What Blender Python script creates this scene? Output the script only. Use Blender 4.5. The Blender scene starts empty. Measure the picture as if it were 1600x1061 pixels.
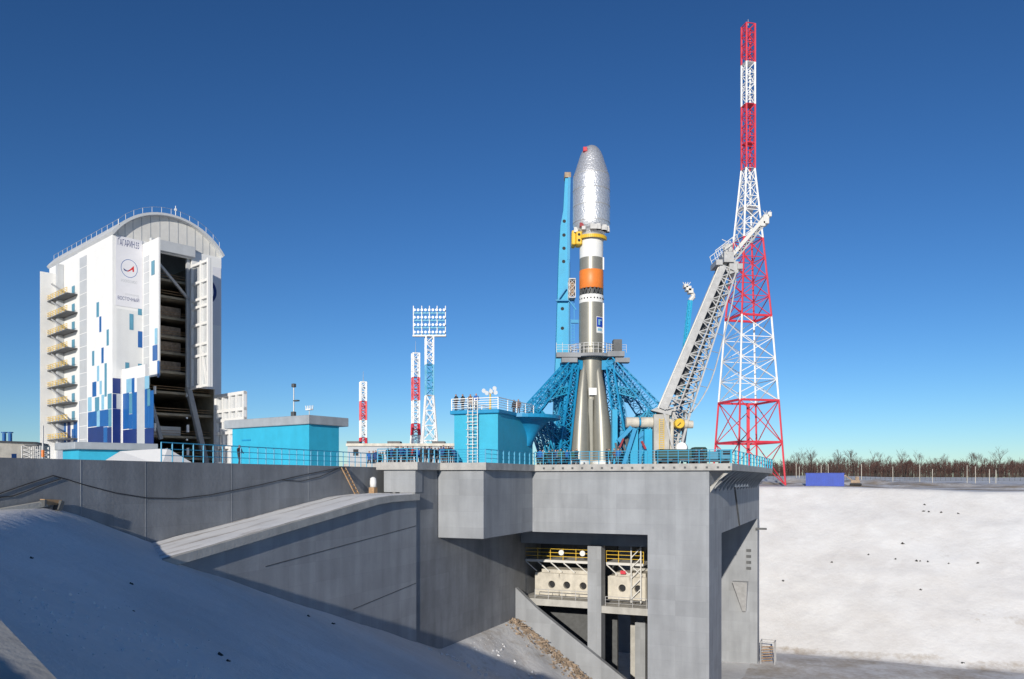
import bpy, bmesh, math, random
from mathutils import Vector, Matrix, Quaternion, noise
random.seed(7)
sc = bpy.context.scene
C = sc.collection
rad = math.radians
# ------------------------------------------------------------------ camera, sky, sun, exposure
F, CX, HY = 1250.0, 800.0, 749.0            # focal length, centre and horizon of the 1600 px wide picture
cam = bpy.data.cameras.new('camera'); cam_o = bpy.data.objects.new('camera', cam); C.objects.link(cam_o)
cam_o.location = (0, 0, 0); cam_o.rotation_euler = (rad(90), 0, 0)
cam.sensor_width = 36; cam.lens = F*36/1600; cam.shift_y = (HY-530.5)/1600
cam.clip_start = .5; cam.clip_end = 12000
sc.camera = cam_o
SUN_EL, SUN_AZ = 14.8, 14.5                 # light travels SUN_AZ degrees to the right of +Y
world = bpy.data.worlds.new('World'); sc.world = world; world.use_nodes = True
wn = world.node_tree; bg = wn.nodes['Background']
sky = wn.nodes.new('ShaderNodeTexSky'); sky.sky_type = 'NISHITA'; sky.sun_disc = False
sky.sun_elevation = rad(SUN_EL); sky.sun_rotation = rad(180+SUN_AZ)
sky.altitude = 1500; sky.air_density = 1.0; sky.dust_density = 0.3; sky.ozone_density = 4.2
gm = wn.nodes.new('ShaderNodeGamma'); gm.inputs[1].default_value = 1.27
hs_ = wn.nodes.new('ShaderNodeHueSaturation'); hs_.inputs['Saturation'].default_value = 1.05; hs_.inputs['Value'].default_value = .54
wn.links.new(sky.outputs[0], gm.inputs[0]); wn.links.new(gm.outputs[0], hs_.inputs['Color'])
wn.links.new(hs_.outputs[0], bg.inputs[0]); bg.inputs[1].default_value = 0.10
sun = bpy.data.lights.new('sun', 'SUN'); sun.energy = 3.5; sun.angle = rad(.5); sun.color = (1, .93, .82)
sun_o = bpy.data.objects.new('sun', sun); C.objects.link(sun_o)
sd = Vector((math.sin(rad(SUN_AZ))*math.cos(rad(SUN_EL)), math.cos(rad(SUN_AZ))*math.cos(rad(SUN_EL)), -math.sin(rad(SUN_EL))))
sun_o.rotation_euler = sd.to_track_quat('-Z', 'Y').to_euler(); sun_o.location = (-40, -100, 80)
sc.view_settings.view_transform = 'Standard'; sc.view_settings.look = 'None'
sc.view_settings.exposure = 0.25; sc.view_settings.gamma = 1

# ------------------------------------------------------------------ coordinates
CA, SA = .92, .392                          # the pad's grid: u to the right along its front, v back along its sides
def W(u, v, z): return Vector((CA*u+SA*v, -SA*u+CA*v, z))
def ident(x, y, z): return Vector((x, y, z))
def at(px, py, Z): return Vector(((px-CX)/F*Z, Z, (HY-py)/F*Z))
def v_on_u(px, u): r = (px-CX)/F; return u*(CA+SA*r)/(CA*r-SA)
def u_on_v(px, v): r = (px-CX)/F; return v*(CA*r-SA)/(CA+SA*r)
def dep(u, v): return -SA*u+CA*v
def zz(py, Z): return (HY-py)/F*Z

# ------------------------------------------------------------------ materials
def mat(name, col, rough=.7, metal=0, var=.12, scale=1.0, bump=0, bscale=8, col2=None, stretch=(1, 1, 1), thr=None, streak=0, form=0, rot=0):
    m = bpy.data.materials.new(name); m.use_nodes = True
    nt = m.node_tree; b = nt.nodes['Principled BSDF']; L = nt.links.new
    b.inputs['Roughness'].default_value = rough; b.inputs['Metallic'].default_value = metal
    tc = nt.nodes.new('ShaderNodeNewGeometry')
    mp = nt.nodes.new('ShaderNodeMapping'); mp.inputs['Scale'].default_value = stretch; mp.inputs['Rotation'].default_value = (0, 0, rot)
    if rot: mp.vector_type = 'TEXTURE'
    L(tc.outputs['Position'], mp.inputs[0])
    n = nt.nodes.new('ShaderNodeTexNoise'); n.inputs['Scale'].default_value = scale; n.inputs['Detail'].default_value = 6
    n.inputs['Roughness'].default_value = .62
    L(mp.outputs[0], n.inputs['Vector'])
    rp = nt.nodes.new('ShaderNodeValToRGB')
    lo = thr[0] if thr else .3; hi = thr[1] if thr else .7
    rp.color_ramp.elements[0].position = lo; rp.color_ramp.elements[1].position = hi
    c2 = col2 if col2 else tuple(min(1, c*(1+var)) for c in col)
    c1 = col if col2 else tuple(c*(1-var) for c in col)
    rp.color_ramp.elements[0].color = (*c1, 1); rp.color_ramp.elements[1].color = (*c2, 1)
    L(n.outputs['Fac'], rp.inputs[0]); out = rp.outputs[0]
    if streak:
        mp2 = nt.nodes.new('ShaderNodeMapping'); mp2.inputs['Scale'].default_value = (.55, .55, .07)
        L(tc.outputs['Position'], mp2.inputs[0])
        n2 = nt.nodes.new('ShaderNodeTexNoise'); n2.inputs['Scale'].default_value = 1.6; n2.inputs['Detail'].default_value = 5
        L(mp2.outputs[0], n2.inputs['Vector'])
        r2 = nt.nodes.new('ShaderNodeMapRange'); r2.inputs[1].default_value = .35; r2.inputs[2].default_value = .7
        r2.inputs[3].default_value = 1-streak; r2.inputs[4].default_value = 1+streak*.5
        L(n2.outputs['Fac'], r2.inputs[0])
        mx = nt.nodes.new('ShaderNodeMix'); mx.data_type = 'RGBA'; mx.blend_type = 'MULTIPLY'; mx.inputs[0].default_value = 1
        L(out, mx.inputs[6]); L(r2.outputs[0], mx.inputs[7]); out = mx.outputs[2]
    if form:                                   # formwork panels: faint tone steps and joints
        sp = nt.nodes.new('ShaderNodeSeparateXYZ'); L(tc.outputs['Position'], sp.inputs[0])
        h1 = nt.nodes.new('ShaderNodeMath'); h1.operation = 'MULTIPLY'; h1.inputs[1].default_value = 1.312; L(sp.outputs[0], h1.inputs[0])
        h2 = nt.nodes.new('ShaderNodeMath'); h2.operation = 'MULTIPLY_ADD'; h2.inputs[1].default_value = .528; L(sp.outputs[1], h2.inputs[0]); L(h1.outputs[0], h2.inputs[2])
        cb_ = nt.nodes.new('ShaderNodeCombineXYZ'); L(h2.outputs[0], cb_.inputs[0]); L(sp.outputs[2], cb_.inputs[1])
        bk = nt.nodes.new('ShaderNodeTexBrick'); bk.offset = 0; bk.inputs['Scale'].default_value = 1; bk.inputs['Brick Width'].default_value = 3.1; bk.inputs['Row Height'].default_value = 1.55
        bk.inputs['Mortar Size'].default_value = .012; bk.inputs['Mortar Smooth'].default_value = .6
        bk.inputs['Color1'].default_value = (1-form,)*3+(1,); bk.inputs['Color2'].default_value = (1+form*.6,)*3+(1,); bk.inputs['Mortar'].default_value = (1-2.2*form,)*3+(1,)
        L(cb_.outputs[0], bk.inputs['Vector'])
        mf = nt.nodes.new('ShaderNodeMix'); mf.data_type = 'RGBA'; mf.blend_type = 'MULTIPLY'; mf.inputs[0].default_value = 1
        L(out, mf.inputs[6]); L(bk.outputs['Color'], mf.inputs[7]); out = mf.outputs[2]
    L(out, b.inputs['Base Color'])
    if bump:
        n3 = nt.nodes.new('ShaderNodeTexNoise'); n3.inputs['Scale'].default_value = bscale; n3.inputs['Detail'].default_value = 5
        L(mp.outputs[0], n3.inputs['Vector'])
        bp = nt.nodes.new('ShaderNodeBump'); bp.inputs['Strength'].default_value = bump; bp.inputs['Distance'].default_value = .1
        L(n3.outputs['Fac'], bp.inputs['Height']); L(bp.outputs[0], b.inputs['Normal'])
    return m
M = {}
M['concrete'] = mat('concrete', (.325, .34, .36), .85, var=.10, scale=.3, bump=.12, bscale=5, streak=.13, form=.075)
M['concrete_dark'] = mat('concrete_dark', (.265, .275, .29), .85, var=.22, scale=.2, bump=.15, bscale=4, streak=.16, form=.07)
M['concrete_pale'] = mat('concrete_pale', (.46, .45, .42), .9, var=.16, scale=.8, bump=.2, bscale=6, streak=.12)
M['slab'] = mat('slab', (.44, .43, .41), .85, var=.15, scale=1.2, bump=.1, streak=.12)
M['white'] = mat('white', (.80, .80, .79), .5, var=.03, scale=.4)
M['offwhite'] = mat('offwhite', (.66, .65, .62), .6, var=.06, scale=.8)
M['cream'] = mat('cream', (.60, .56, .48), .65, var=.14, scale=1.5, streak=.15)
M['panel_grey'] = mat('panel_grey', (.5, .52, .54), .4, var=.06, scale=.5)
M['roof_white'] = mat('roof_white', (.56, .58, .60), .5, var=.08, scale=.4)
M['roof_grey'] = mat('roof_grey', (.36, .39, .42), .5, var=.12, scale=.7, streak=.1)
M['cyan'] = mat('cyan', (.035, .42, .62), .55, var=.07, scale=.8, streak=.06)
M['blue'] = mat('blue', (.012, .27, .52), .45, var=.1, scale=1.2)
M['mastblue'] = mat('mastblue', (.006, .35, .60), .45, var=.06, scale=1.0, streak=.06)
M['railblue'] = mat('railblue', (.02, .30, .50), .45, var=.08, scale=2)
M['navy'] = mat('navy', (.012, .03, .16), .35, var=.1, scale=.5)
M['midblue'] = mat('midblue', (.012, .11, .36), .35, var=.1, scale=.5)
M['teal'] = mat('teal', (.09, .28, .40), .35, var=.1, scale=.5)
M['ltblue'] = mat('ltblue', (.25, .50, .66), .35, var=.1, scale=.5)
M['steel'] = mat('steel', (.42, .42, .42), .5, .3, var=.15, scale=2)
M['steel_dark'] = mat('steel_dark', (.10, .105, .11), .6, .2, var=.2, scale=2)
M['black'] = mat('black', (.012, .013, .016), .7, var=.2)
M['yellow'] = mat('yellow', (.75, .48, .03), .5, var=.1, scale=3)
M['orange'] = mat('orange', (.80, .22, .035), .45, var=.05, scale=2)
M['red'] = mat('red', (.62, .035, .06), .5, var=.12, scale=.6)
M['maroon'] = mat('maroon', (.28, .02, .03), .6, var=.2, scale=2)
M['olive'] = mat('olive', (.27, .262, .225), .38, .25, var=.05, scale=1.5, streak=.05)
M['rwhite'] = mat('rwhite', (.80, .80, .78), .4, var=.03, scale=2)
M['foil'] = mat('foil', (.72, .73, .75), .40, .65, var=.2, scale=4.5, bump=.7, bscale=5)
M['wood'] = mat('wood', (.38, .24, .13), .8, var=.3, scale=3)
M['bark'] = mat('bark', (.05, .036, .03), .9, var=.3, scale=1)
M['twig'] = mat('twig', (.085, .045, .036), .9, var=.3, scale=.2)
M['rubble'] = mat('rubble', (.34, .26, .19), .95, var=.4, scale=1.5)
M['rock'] = mat('rock', (.05, .048, .045), .95, var=.3, scale=3)
M['contblue'] = mat('contblue', (.004, .05, .40), .5, var=.12, scale=.8)
M['green'] = mat('green', (.03, .07, .06), .6, var=.2)
M['cable'] = mat('cable', (.03, .03, .035), .7, var=.1)
M['interior'] = mat('interior', (.34, .29, .21), .85, var=.3, scale=.4)
M['lamp'] = mat('lamp', (.72, .75, .78), .3, .15, var=.05)
M['redlogo'] = mat('redlogo', (.6, .02, .02), .5, var=.02)
M['skin'] = mat('skin', (.5, .3, .22), .6, var=.05)
# snow and earth
def ground_mat():
    m = bpy.data.materials.new('snow_ground'); m.use_nodes = True
    nt = m.node_tree; b = nt.nodes['Principled BSDF']; L = nt.links.new
    b.inputs['Roughness'].default_value = .75
    g = nt.nodes.new('ShaderNodeNewGeometry')
    at_ = nt.nodes.new('ShaderNodeAttribute'); at_.attribute_name = 'dirt'
    def nz(s, d, st=(1, 1, 1), ro=.6):
        mp = nt.nodes.new('ShaderNodeMapping'); mp.inputs['Scale'].default_value = st; L(g.outputs['Position'], mp.inputs[0])
        n = nt.nodes.new('ShaderNodeTexNoise'); n.inputs['Scale'].default_value = s; n.inputs['Detail'].default_value = d
        n.inputs['Roughness'].default_value = ro; L(mp.outputs[0], n.inputs['Vector']); return n
    n1 = nz(.16, 9, (1, 1, 2.2), .68); n2 = nz(1.3, 7); n4 = nz(.09, 9, (1, 1, 1), .72)
    def math_(op, a, bb, clamp=False):
        q = nt.nodes.new('ShaderNodeMath'); q.operation = op; q.use_clamp = clamp
        for i, w in enumerate((a, bb)):
            if isinstance(w, (int, float)): q.inputs[i].default_value = w
            else: L(w, q.inputs[i])
        return q.outputs[0]
    s = math_('ADD', math_('MULTIPLY', n1.outputs['Fac'], .75), math_('MULTIPLY', n2.outputs['Fac'], .35))
    s = math_('ADD', s, at_.outputs['Fac'])
    f = nt.nodes.new('ShaderNodeMapRange'); f.inputs[1].default_value = .70; f.inputs[2].default_value = .98; L(s, f.inputs[0])
    dirt = nt.nodes.new('ShaderNodeValToRGB'); dirt.color_ramp.elements[0].color = (.26, .20, .14, 1); dirt.color_ramp.elements[1].color = (.50, .42, .32, 1)
    L(n2.outputs['Fac'], dirt.inputs[0])
    sn = nt.nodes.new('ShaderNodeValToRGB'); sn.color_ramp.elements[0].color = (.70, .68, .66, 1); sn.color_ramp.elements[1].color = (.84, .84, .835, 1)
    sn.color_ramp.elements[0].position = .3; sn.color_ramp.elements[1].position = .62
    L(n4.outputs['Fac'], sn.inputs[0])
    mx = nt.nodes.new('ShaderNodeMix'); mx.data_type = 'RGBA'
    L(f.outputs[0], mx.inputs[0]); L(sn.outputs[0], mx.inputs[6]); L(dirt.outputs[0], mx.inputs[7]); L(mx.outputs[2], b.inputs['Base Color'])
    n3 = nz(.9, 8, (1, 1, 1), .7)
    bp = nt.nodes.new('ShaderNodeBump'); bp.inputs['Strength'].default_value = .4; bp.inputs['Distance'].default_value = .3
    L(n3.outputs['Fac'], bp.inputs['Height']); L(bp.outputs[0], b.inputs['Normal'])
    return m
M['ground'] = ground_mat()
M['snow'] = mat('snow', (.80, .80, .80), .75, var=.05, scale=.7, bump=.4, bscale=1.5)
M['tracked_snow'] = mat('tracked_snow', (.86, .85, .83), .8, scale=.5, col2=(.36, .31, .26), thr=(.54, .72), bump=.3, bscale=2, stretch=(.3, 6, 1), rot=rad(-23.1))

# ------------------------------------------------------------------ mesh helpers
class MB:
    def __init__(s, T=ident): s.v = []; s.f = []; s.T = T; s.mi = []
    def add(s, vs, fs, raw=False, mi=0):
        o = len(s.v); s.v += [Vector(p) if raw else s.T(*p) for p in vs]
        s.f += [tuple(i+o for i in f) for f in fs]; s.mi += [mi]*len(fs); return s
    def box(s, x0, x1, y0, y1, z0, z1, mi=0):
        return s.add([(x0,y0,z0),(x1,y0,z0),(x1,y1,z0),(x0,y1,z0),(x0,y0,z1),(x1,y0,z1),(x1,y1,z1),(x0,y1,z1)],
                     [(0,3,2,1),(4,5,6,7),(0,1,5,4),(1,2,6,5),(2,3,7,6),(3,0,4,7)], mi=mi)
    def bar(s, p, q, w, h=None, mi=0):
        p = s.T(*p); q = s.T(*q); h = h or w; d = q-p
        if d.length < 1e-6: return s
        d.normalize(); a = d.cross(Vector((0,0,1)))
        if a.length < 1e-3: a = Vector((1,0,0))
        a.normalize(); b = d.cross(a); a = a*w/2; b = b*h/2
        return s.add([p-a-b,p+a-b,p+a+b,p-a+b,q-a-b,q+a-b,q+a+b,q-a+b],
                     [(0,3,2,1),(4,5,6,7),(0,1,5,4),(1,2,6,5),(2,3,7,6),(3,0,4,7)], raw=True, mi=mi)
    def tube(s, p, q, r0, r1=None, n=10, mi=0, cap=True):
        p = s.T(*p); q = s.T(*q); r1 = r0 if r1 is None else r1; d = (q-p).normalized()
        a = d.cross(Vector((0,0,1)))
        if a.length < 1e-3: a = Vector((1,0,0))
        a.normalize(); b = d.cross(a); vs = []
        for k in range(n):
            t = 2*math.pi*k/n; e = a*math.cos(t)+b*math.sin(t); vs.append(p+e*r0)
        for k in range(n):
            t = 2*math.pi*k/n; e = a*math.cos(t)+b*math.sin(t); vs.append(q+e*r1)
        fs = [(k,(k+1)%n,n+(k+1)%n,n+k) for k in range(n)]
        if cap: fs += [tuple(range(n-1,-1,-1)), tuple(range(n,2*n))]
        return s.add(vs, fs, raw=True, mi=mi)
    def lathe(s, prof, n=32, c=(0,0), mi=0):
        vs = []; fs = []
        for r, z in prof:
            for k in range(n):
                t = 2*math.pi*k/n; vs.append((c[0]+r*math.cos(t), c[1]+r*math.sin(t), z))
        for i in range(len(prof)-1):
            for k in range(n): fs.append((i*n+k, i*n+(k+1)%n, (i+1)*n+(k+1)%n, (i+1)*n+k))
        return s.add(vs, fs, mi=mi)
    def prism(s, poly, z0, z1, ax='z', mi=0):          # poly extruded along ax
        n = len(poly)
        def pt(p, w): return (p[0],p[1],w) if ax == 'z' else ((p[0],w,p[1]) if ax == 'y' else (w,p[0],p[1]))
        return s.add([pt(p,z0) for p in poly]+[pt(p,z1) for p in poly],
                     [tuple(range(n-1,-1,-1)), tuple(range(n,2*n))]+[(k,(k+1)%n,n+(k+1)%n,n+k) for k in range(n)], mi=mi)
    def build(s, name, m, parent=None, smooth=False, loc=None, bevel=0):
        anc = parent
        while anc is not None and 'base' not in anc: anc = anc.parent
        o0 = Vector(loc) if loc is not None else (Vector(anc['base']) if anc is not None else Vector((0,0,0)))
        me = bpy.data.meshes.new(name); me.from_pydata([tuple(p-o0) for p in s.v], [], s.f); me.update()
        bm = bmesh.new(); bm.from_mesh(me); bmesh.ops.recalc_face_normals(bm, faces=bm.faces); bm.to_mesh(me); bm.free()
        for mm in (m if isinstance(m, (list, tuple)) else [m]): me.materials.append(M[mm] if isinstance(mm, str) else mm)
        if any(s.mi): me.polygons.foreach_set('material_index', s.mi)
        if smooth: me.polygons.foreach_set('use_smooth', [True]*len(me.polygons))
        o = bpy.data.objects.new(name, me); C.objects.link(o)
        if parent is not None: o.parent = parent
        else: o.location = o0
        if bevel:
            md = o.modifiers.new('bevel', 'BEVEL'); md.width = bevel; md.segments = 1; md.limit_method = 'ANGLE'
        return o
def tag(o, label, cat, group=None, kind=None):
    if label: o['label'] = label
    if cat: o['category'] = cat
    if group: o['group'] = group
    if kind: o['kind'] = kind
    return o
def thing(name, label, cat, base=(0,0,0), group=None):
    o = bpy.data.objects.new(name, None); C.objects.link(o); o.location = Vector(base); o.empty_display_size = .5
    o['base'] = list(Vector(base)); return tag(o, label, cat, group)
def copy_tree(o, parent=None):
    c = o.copy(); C.objects.link(c)
    if parent is not None: c.parent = parent
    for ch in o.children: copy_tree(ch, c)
    return c

# ------------------------------------------------------------------ ground (one sheet with the pit in it)
U0, U1 = -42.0, -37.2                      # retaining wall plane and ramp wall plane
VF = 81.8                                  # front of the pad block
UR = -13.3                                 # right side of the pad block
def sm(a, b, x): t = max(0.0, min(1.0, (x-a)/(b-a))); return t*t*(3-2*t)
def hgt(u, v):
    nb = noise.noise(Vector((u*.07, v*.07, 3)))
    far = -1.45-.75*sm(-10, 25, u)+.25*nb+3.2*sm(210, 430, v)+(1.0+1.3*noise.noise(Vector((u*.11, v*.15, 7)))+.3*noise.noise(Vector((u*.45, v*.5, 7))))*sm(183, 205, v)*(1-sm(240, 300, v))
    left = 1.05
    if u < U0-.45: return left if v < 200 else left
    sl = -1.75-.385*(u-U0)-.352*(v-32.1)
    sl += .12*noise.noise(Vector((u*.16, v*.16, 0)))+.07*noise.noise(Vector((u*.6, v*.25, 8)))+.05*noise.noise(Vector((u*1.1, v*.7, 3)))
    near = min(-1.62+.05*nb, sl)
    fl = -16.7-.70*max(0, u+37)
    fl += .35*noise.noise(Vector((u*.25, v*.25, 5)))*sm(-37, -34, u)
    if v > 91.2: fl = -40
    fl = max(-28.0+.25*noise.noise(Vector((u*.12, v*.12, 1))), fl)
    h = max(near, fl)
    foot = 136+1.5*noise.noise(Vector((u*.05, 0, 2)))
    if v > 100:
        back = -28+.67*(v-foot)
        back += (.22*noise.noise(Vector((u*.10, v*.16, 9)))+.16*noise.noise(Vector((u*.35, v*.5, 4)))+.05*noise.noise(Vector((u*.9, v*1.3, 4))))*sm(0, 6, v-foot)
        h = max(h, min(far, back))
    side = -28+.6*(u-75)
    h = max(h, min(far, side))
    if u < -26 and v > 126: h = max(h, min(1.0-2.4*sm(-60, -32, u), -28+4*(v-128)*sm(-26, -30, u)))
    return h
def axis(fine0, fine1, step, lo, hi, extra=()):
    a = []; x = fine0
    while x <= fine1: a.append(x); x += step
    g = step; x = fine1
    while x < hi: g *= 1.35; x += g; a.append(min(x, hi))
    g = step; x = fine0
    while x > lo: g *= 1.35; x -= g; a.append(max(x, lo))
    return sorted(set(a) | set(extra))
us = [u for u in axis(-41.4, 62, .8, -5000, 5000)]
us = sorted(set([u for u in us if not (-43.5 < u < -41.6)]) | {-43.4, -42.6, -42.3, -41.95})
vs_ = axis(-14, 196, .8, -600, 6000)
mb = MB(W); nu, nv = len(us), len(vs_); dirt = []
for v in vs_:
    for u in us:
        h = hgt(u, v); mb.v.append(W(u, v, h))
        d = -.08+.14*noise.noise(Vector((u*.3, v*.1, 2)))
        if v > 182 and u > -45: d = .30+.25*noise.noise(Vector((u*.1, v*.3, 1)))-.2*sm(205, 240, v)    # trampled earth behind the rim
        elif h < -27.0 and u > -15: d = .22+.1*noise.noise(Vector((u*.2, v*.3, 1)))
        elif U1-1 < u < -20 and 66 < v < 135: d = .16*sm(66, 72, v)-.12*sm(-34, -28, u)
        elif v > 128: d = -.07+.20*noise.noise(Vector((u*.06, v*.11, 6)))+.12*sm(-2, 22, u)*sm(170, 142, v)+.05*noise.noise(Vector((u*.4, v*.6, 6)))
        if u < U0-.45: d = .2
        dirt.append(d)
for j in range(nv-1):
    for i in range(nu-1):
        a = j*nu+i; mb.f.append((a, a+1, a+nu+1, a+nu)); mb.mi.append(0)
gr = mb.build('ground', 'ground', smooth=True); gr['kind'] = 'structure'
att = gr.data.attributes.new('dirt', 'FLOAT', 'POINT'); att.data.foreach_set('value', dirt)

# ------------------------------------------------------------------ launch pad block
pad = thing('launch_pad', 'grey concrete launch pad block with a wide opening above the flame pit', 'launch pad', W(-25, 100, -28))
def part(name, m, parent, fn, T=W, **k):
    b = MB(T); fn(b); return b.build(name, m, parent, **k)
ZB = -5.75
part('lintel_wall', 'concrete', pad, lambda b: b.box(-32.4, -19.57, VF, VF+1.5, ZB, .9))
part('corner_pillar', 'concrete', pad, lambda b: b.box(-19.57, UR, VF, 90, -30, .9))
part('cantilever_box', 'concrete', pad, lambda b: b.box(-37.3, -32.4, 69.1, VF+1.5, -5.7, .9), bevel=.05)
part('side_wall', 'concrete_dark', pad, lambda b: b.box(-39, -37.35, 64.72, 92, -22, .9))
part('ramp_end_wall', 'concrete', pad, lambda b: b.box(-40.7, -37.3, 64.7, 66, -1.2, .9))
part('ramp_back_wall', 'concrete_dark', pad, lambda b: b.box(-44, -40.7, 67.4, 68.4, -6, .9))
part('right_lintel', 'concrete', pad, lambda b: b.box(UR-1.6, UR, 90, 126, -5.9, .9))
part('end_wall', 'concrete', pad, lambda b: b.box(-36, UR, 126, 128.6, -30, .9))
part('back_wall', 'concrete_pale', pad, lambda b: b.box(-27.2, -19, 104, 105, -30, .9))
part('shade_backing', 'steel_dark', pad, lambda b: b.box(-38, -27.2, 97.5, 98, -30, .9))  # dark sheet standing in for the deep shade behind the walkway
part('inner_wall', 'concrete_pale', pad, lambda b: b.box(-20.6, -19.6, 90, 104, -30, .9))
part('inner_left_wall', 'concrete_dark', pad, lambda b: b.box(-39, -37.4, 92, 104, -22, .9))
part('inner_beam', 'concrete', pad, lambda b: b.box(-37.3, -19.6, 90.3, 91.3, -7.75, -4.5))
part('column', 'concrete', pad, lambda b: b.box(-28.5, -26.85, 89.4, 91.0, -26, -7.76))
part('walkway', 'concrete_pale', pad, lambda b: b.box(-37.2, -28.5, 89.5, 97, -15.1, -14.3))
part('walkway', 'concrete_pale', pad, lambda b: b.box(-26.85, -19.6, 89.5, 97, -15.5, -14.7))
part('sloping_beam', 'concrete', pad, lambda b: b.prism([(-37.3,-13.0),(-35.8,-14.28),(-34.6,-15.3),(-15,-28.8),(-15,-32),(-37.3,-20)], 88.6, 89.35, 'y'))
part('back_column', 'concrete', pad, lambda b: b.box(-25.3, -24.0, 99, 100.2, -28, -15.6))
OUT = [(-41.3,64.3),(-36.85,64.3),(-36.85,68.7),(-31.95,68.7),(-31.95,81.35),(-11,81.35),(-11,124.7),(-12.9,129),(-48.3,129),(-48.3,69),(-41.3,69)]
part('deck_slab', 'slab', pad, lambda b: b.prism(OUT, .9, 1.6))
# small dark post sockets on the slab edge
for k in range(19):
    u = -31+k*1.09
    part('edge_plate', 'steel_dark', pad, lambda b: b.box(u, u+.22, 81.30, 81.346, 1.1, 1.3))
for k in range(15):
    v = 82.4+k*2.95
    part('bracket', 'concrete_pale' if k == 0 else 'concrete', pad, lambda b: b.add(  # first bracket coloured paler for the sunlight it catches
        [(UR,v,-1.35),(UR,v,-.75),(-11.15,v,.9),(-11.75,v,.9),(UR,v+.45,-1.35),(UR,v+.45,-.75),(-11.15,v+.45,.9),(-11.75,v+.45,.9)],
        [(0,1,2,3),(4,7,6,5),(0,3,7,4),(1,5,6,2),(2,6,7,3),(0,4,5,1)]))
part('ledge_strip', 'offwhite', pad, lambda b: b.box(UR+.02, UR+.3, 99, 113, -.95, -.6))
part('wall_pipe', 'steel_dark', pad, lambda b: b.tube((UR+.1,100,-.9),(UR+.1,104.5,-5.8),.1,n=6))
part('hopper', 'steel', pad, lambda b: b.add([(-16.8,124.4,-15.5),(-14.6,124.4,-15.5),(-14.6,125.98,-15.5),(-16.8,125.98,-15.5),(-15.4,125.2,-20),(-14.9,125.2,-20),(-14.9,125.98,-20),(-15.4,125.98,-20)],
     [(0,1,2,3),(4,7,6,5),(0,4,5,1),(1,5,6,2),(2,6,7,3),(3,7,4,0)]))
part('vent_louvre', 'steel_dark', pad, lambda b: [b.box(-14.9,-14.2,125.8,125.97,-11-.9*k,-10.6-.9*k) for k in range(4)])
part('wall_bracket', 'steel_dark', pad, lambda b: b.box(-13.5,-11.9,125.4,125.7,-7.6,-7.3))

# ramp and its wall, retaining wall
RV = [(26,-5.95),(35.9,-4.53),(57.7,-1.57),(60,-1.42),(64.69,-1.36)]
ramp = thing('access_ramp', 'sloping concrete ramp covered in trodden snow beside the dark retaining wall', 'ramp', W(-39.5, 50, -5))
poly = [(v, z) for v, z in RV]+[(v, z-.55) for v, z in reversed(RV)]
part('ramp_slab', 'concrete_pale', ramp, lambda b: b.prism(poly, U0+.003, U1+.38, 'x'))
b = MB(W); NV = 90; NU = 12
for j in range(NV+1):
    v = 33+(64.3-33)*j/NV
    for k in range(len(RV)-1):
        if RV[k][0] <= v <= RV[k+1][0]: z = RV[k][1]+(RV[k+1][1]-RV[k][1])*(v-RV[k][0])/(RV[k+1][0]-RV[k][0])
    for i in range(NU+1):
        u = U0+.05+(U1-U0-.05+.1)*i/NU
        e = .02 if i in (0,) else (-.06 if i == NU else .09)
        b.v.append(W(u, v, z+e+.05*noise.noise(Vector((u*.9, v*.35, 2)))+.03*noise.noise(Vector((u*3, v*1.5, 2)))))
for j in range(NV):
    for i in range(NU):
        a = j*(NU+1)+i; b.f.append((a,a+1,a+NU+2,a+NU+1)); b.mi.append(0)
o = b.build('snow_cover', 'tracked_snow', ramp, smooth=True)
wp = [(v, z-.551) for v, z in RV]+[(64.69,-24),(26,-24)]
part('ramp_wall', 'concrete', ramp, lambda b: b.prism(wp, U0+.01, U1, 'x'))
for (va, za, vb, zb) in ((44,-6.0,64.6,-4.3),(54.5,-10.5,64.6,-9.6)):      # formwork joints
    part('wall_joint', 'steel_dark', ramp, lambda b: b.bar((U1+.01,va,za),(U1+.01,vb,zb),.03,.05))
rw = thing('retaining_wall', 'long dark grey concrete retaining wall above the snow slope', 'wall', W(U0, 40, -6))
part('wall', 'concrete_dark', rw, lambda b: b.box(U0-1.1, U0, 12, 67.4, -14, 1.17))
for v in (33.5, 38.2, 46, 55):
    part('wall_joint', 'concrete', rw, lambda b: b.box(U0, U0+.012, v, v+.05, -8, 1.15))
def on_wall(px, py, off=.05):
    v = v_on_u(px, U0+off); return (U0+off, v, zz(py, dep(U0+off, v)))
def cable(name, pts, r, label, T=W, m='cable'):
    b = MB(T)
    for p, q in zip(pts, pts[1:]): b.tube(p, q, r, n=5)
    base = T(*pts[0]); return tag(b.build(name, m, loc=base), label, 'cable')
cable('cable', [on_wall(*p) for p in ((-30,779),(0,771),(40,757),(62,750),(83,743),(105,749),(130,757),(180,770),(230,778),(280,779),(330,773),(400,759),(470,743),(520,733),(545,729))], .028, 'long dark cable sagging in a wide curve along the retaining wall')
cable('cable', [on_wall(*p) for p in ((-30,782),(0,777),(20,775),(45,766),(62,759),(80,753),(95,748))], .028, 'short dark cable running below the long one on the retaining wall')
cable('cable', [on_wall(*p) for p in ((440,750),(470,752),(500,745),(520,736),(532,730))], .025, 'dark cable looping under the blue hut on the retaining wall')

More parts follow.
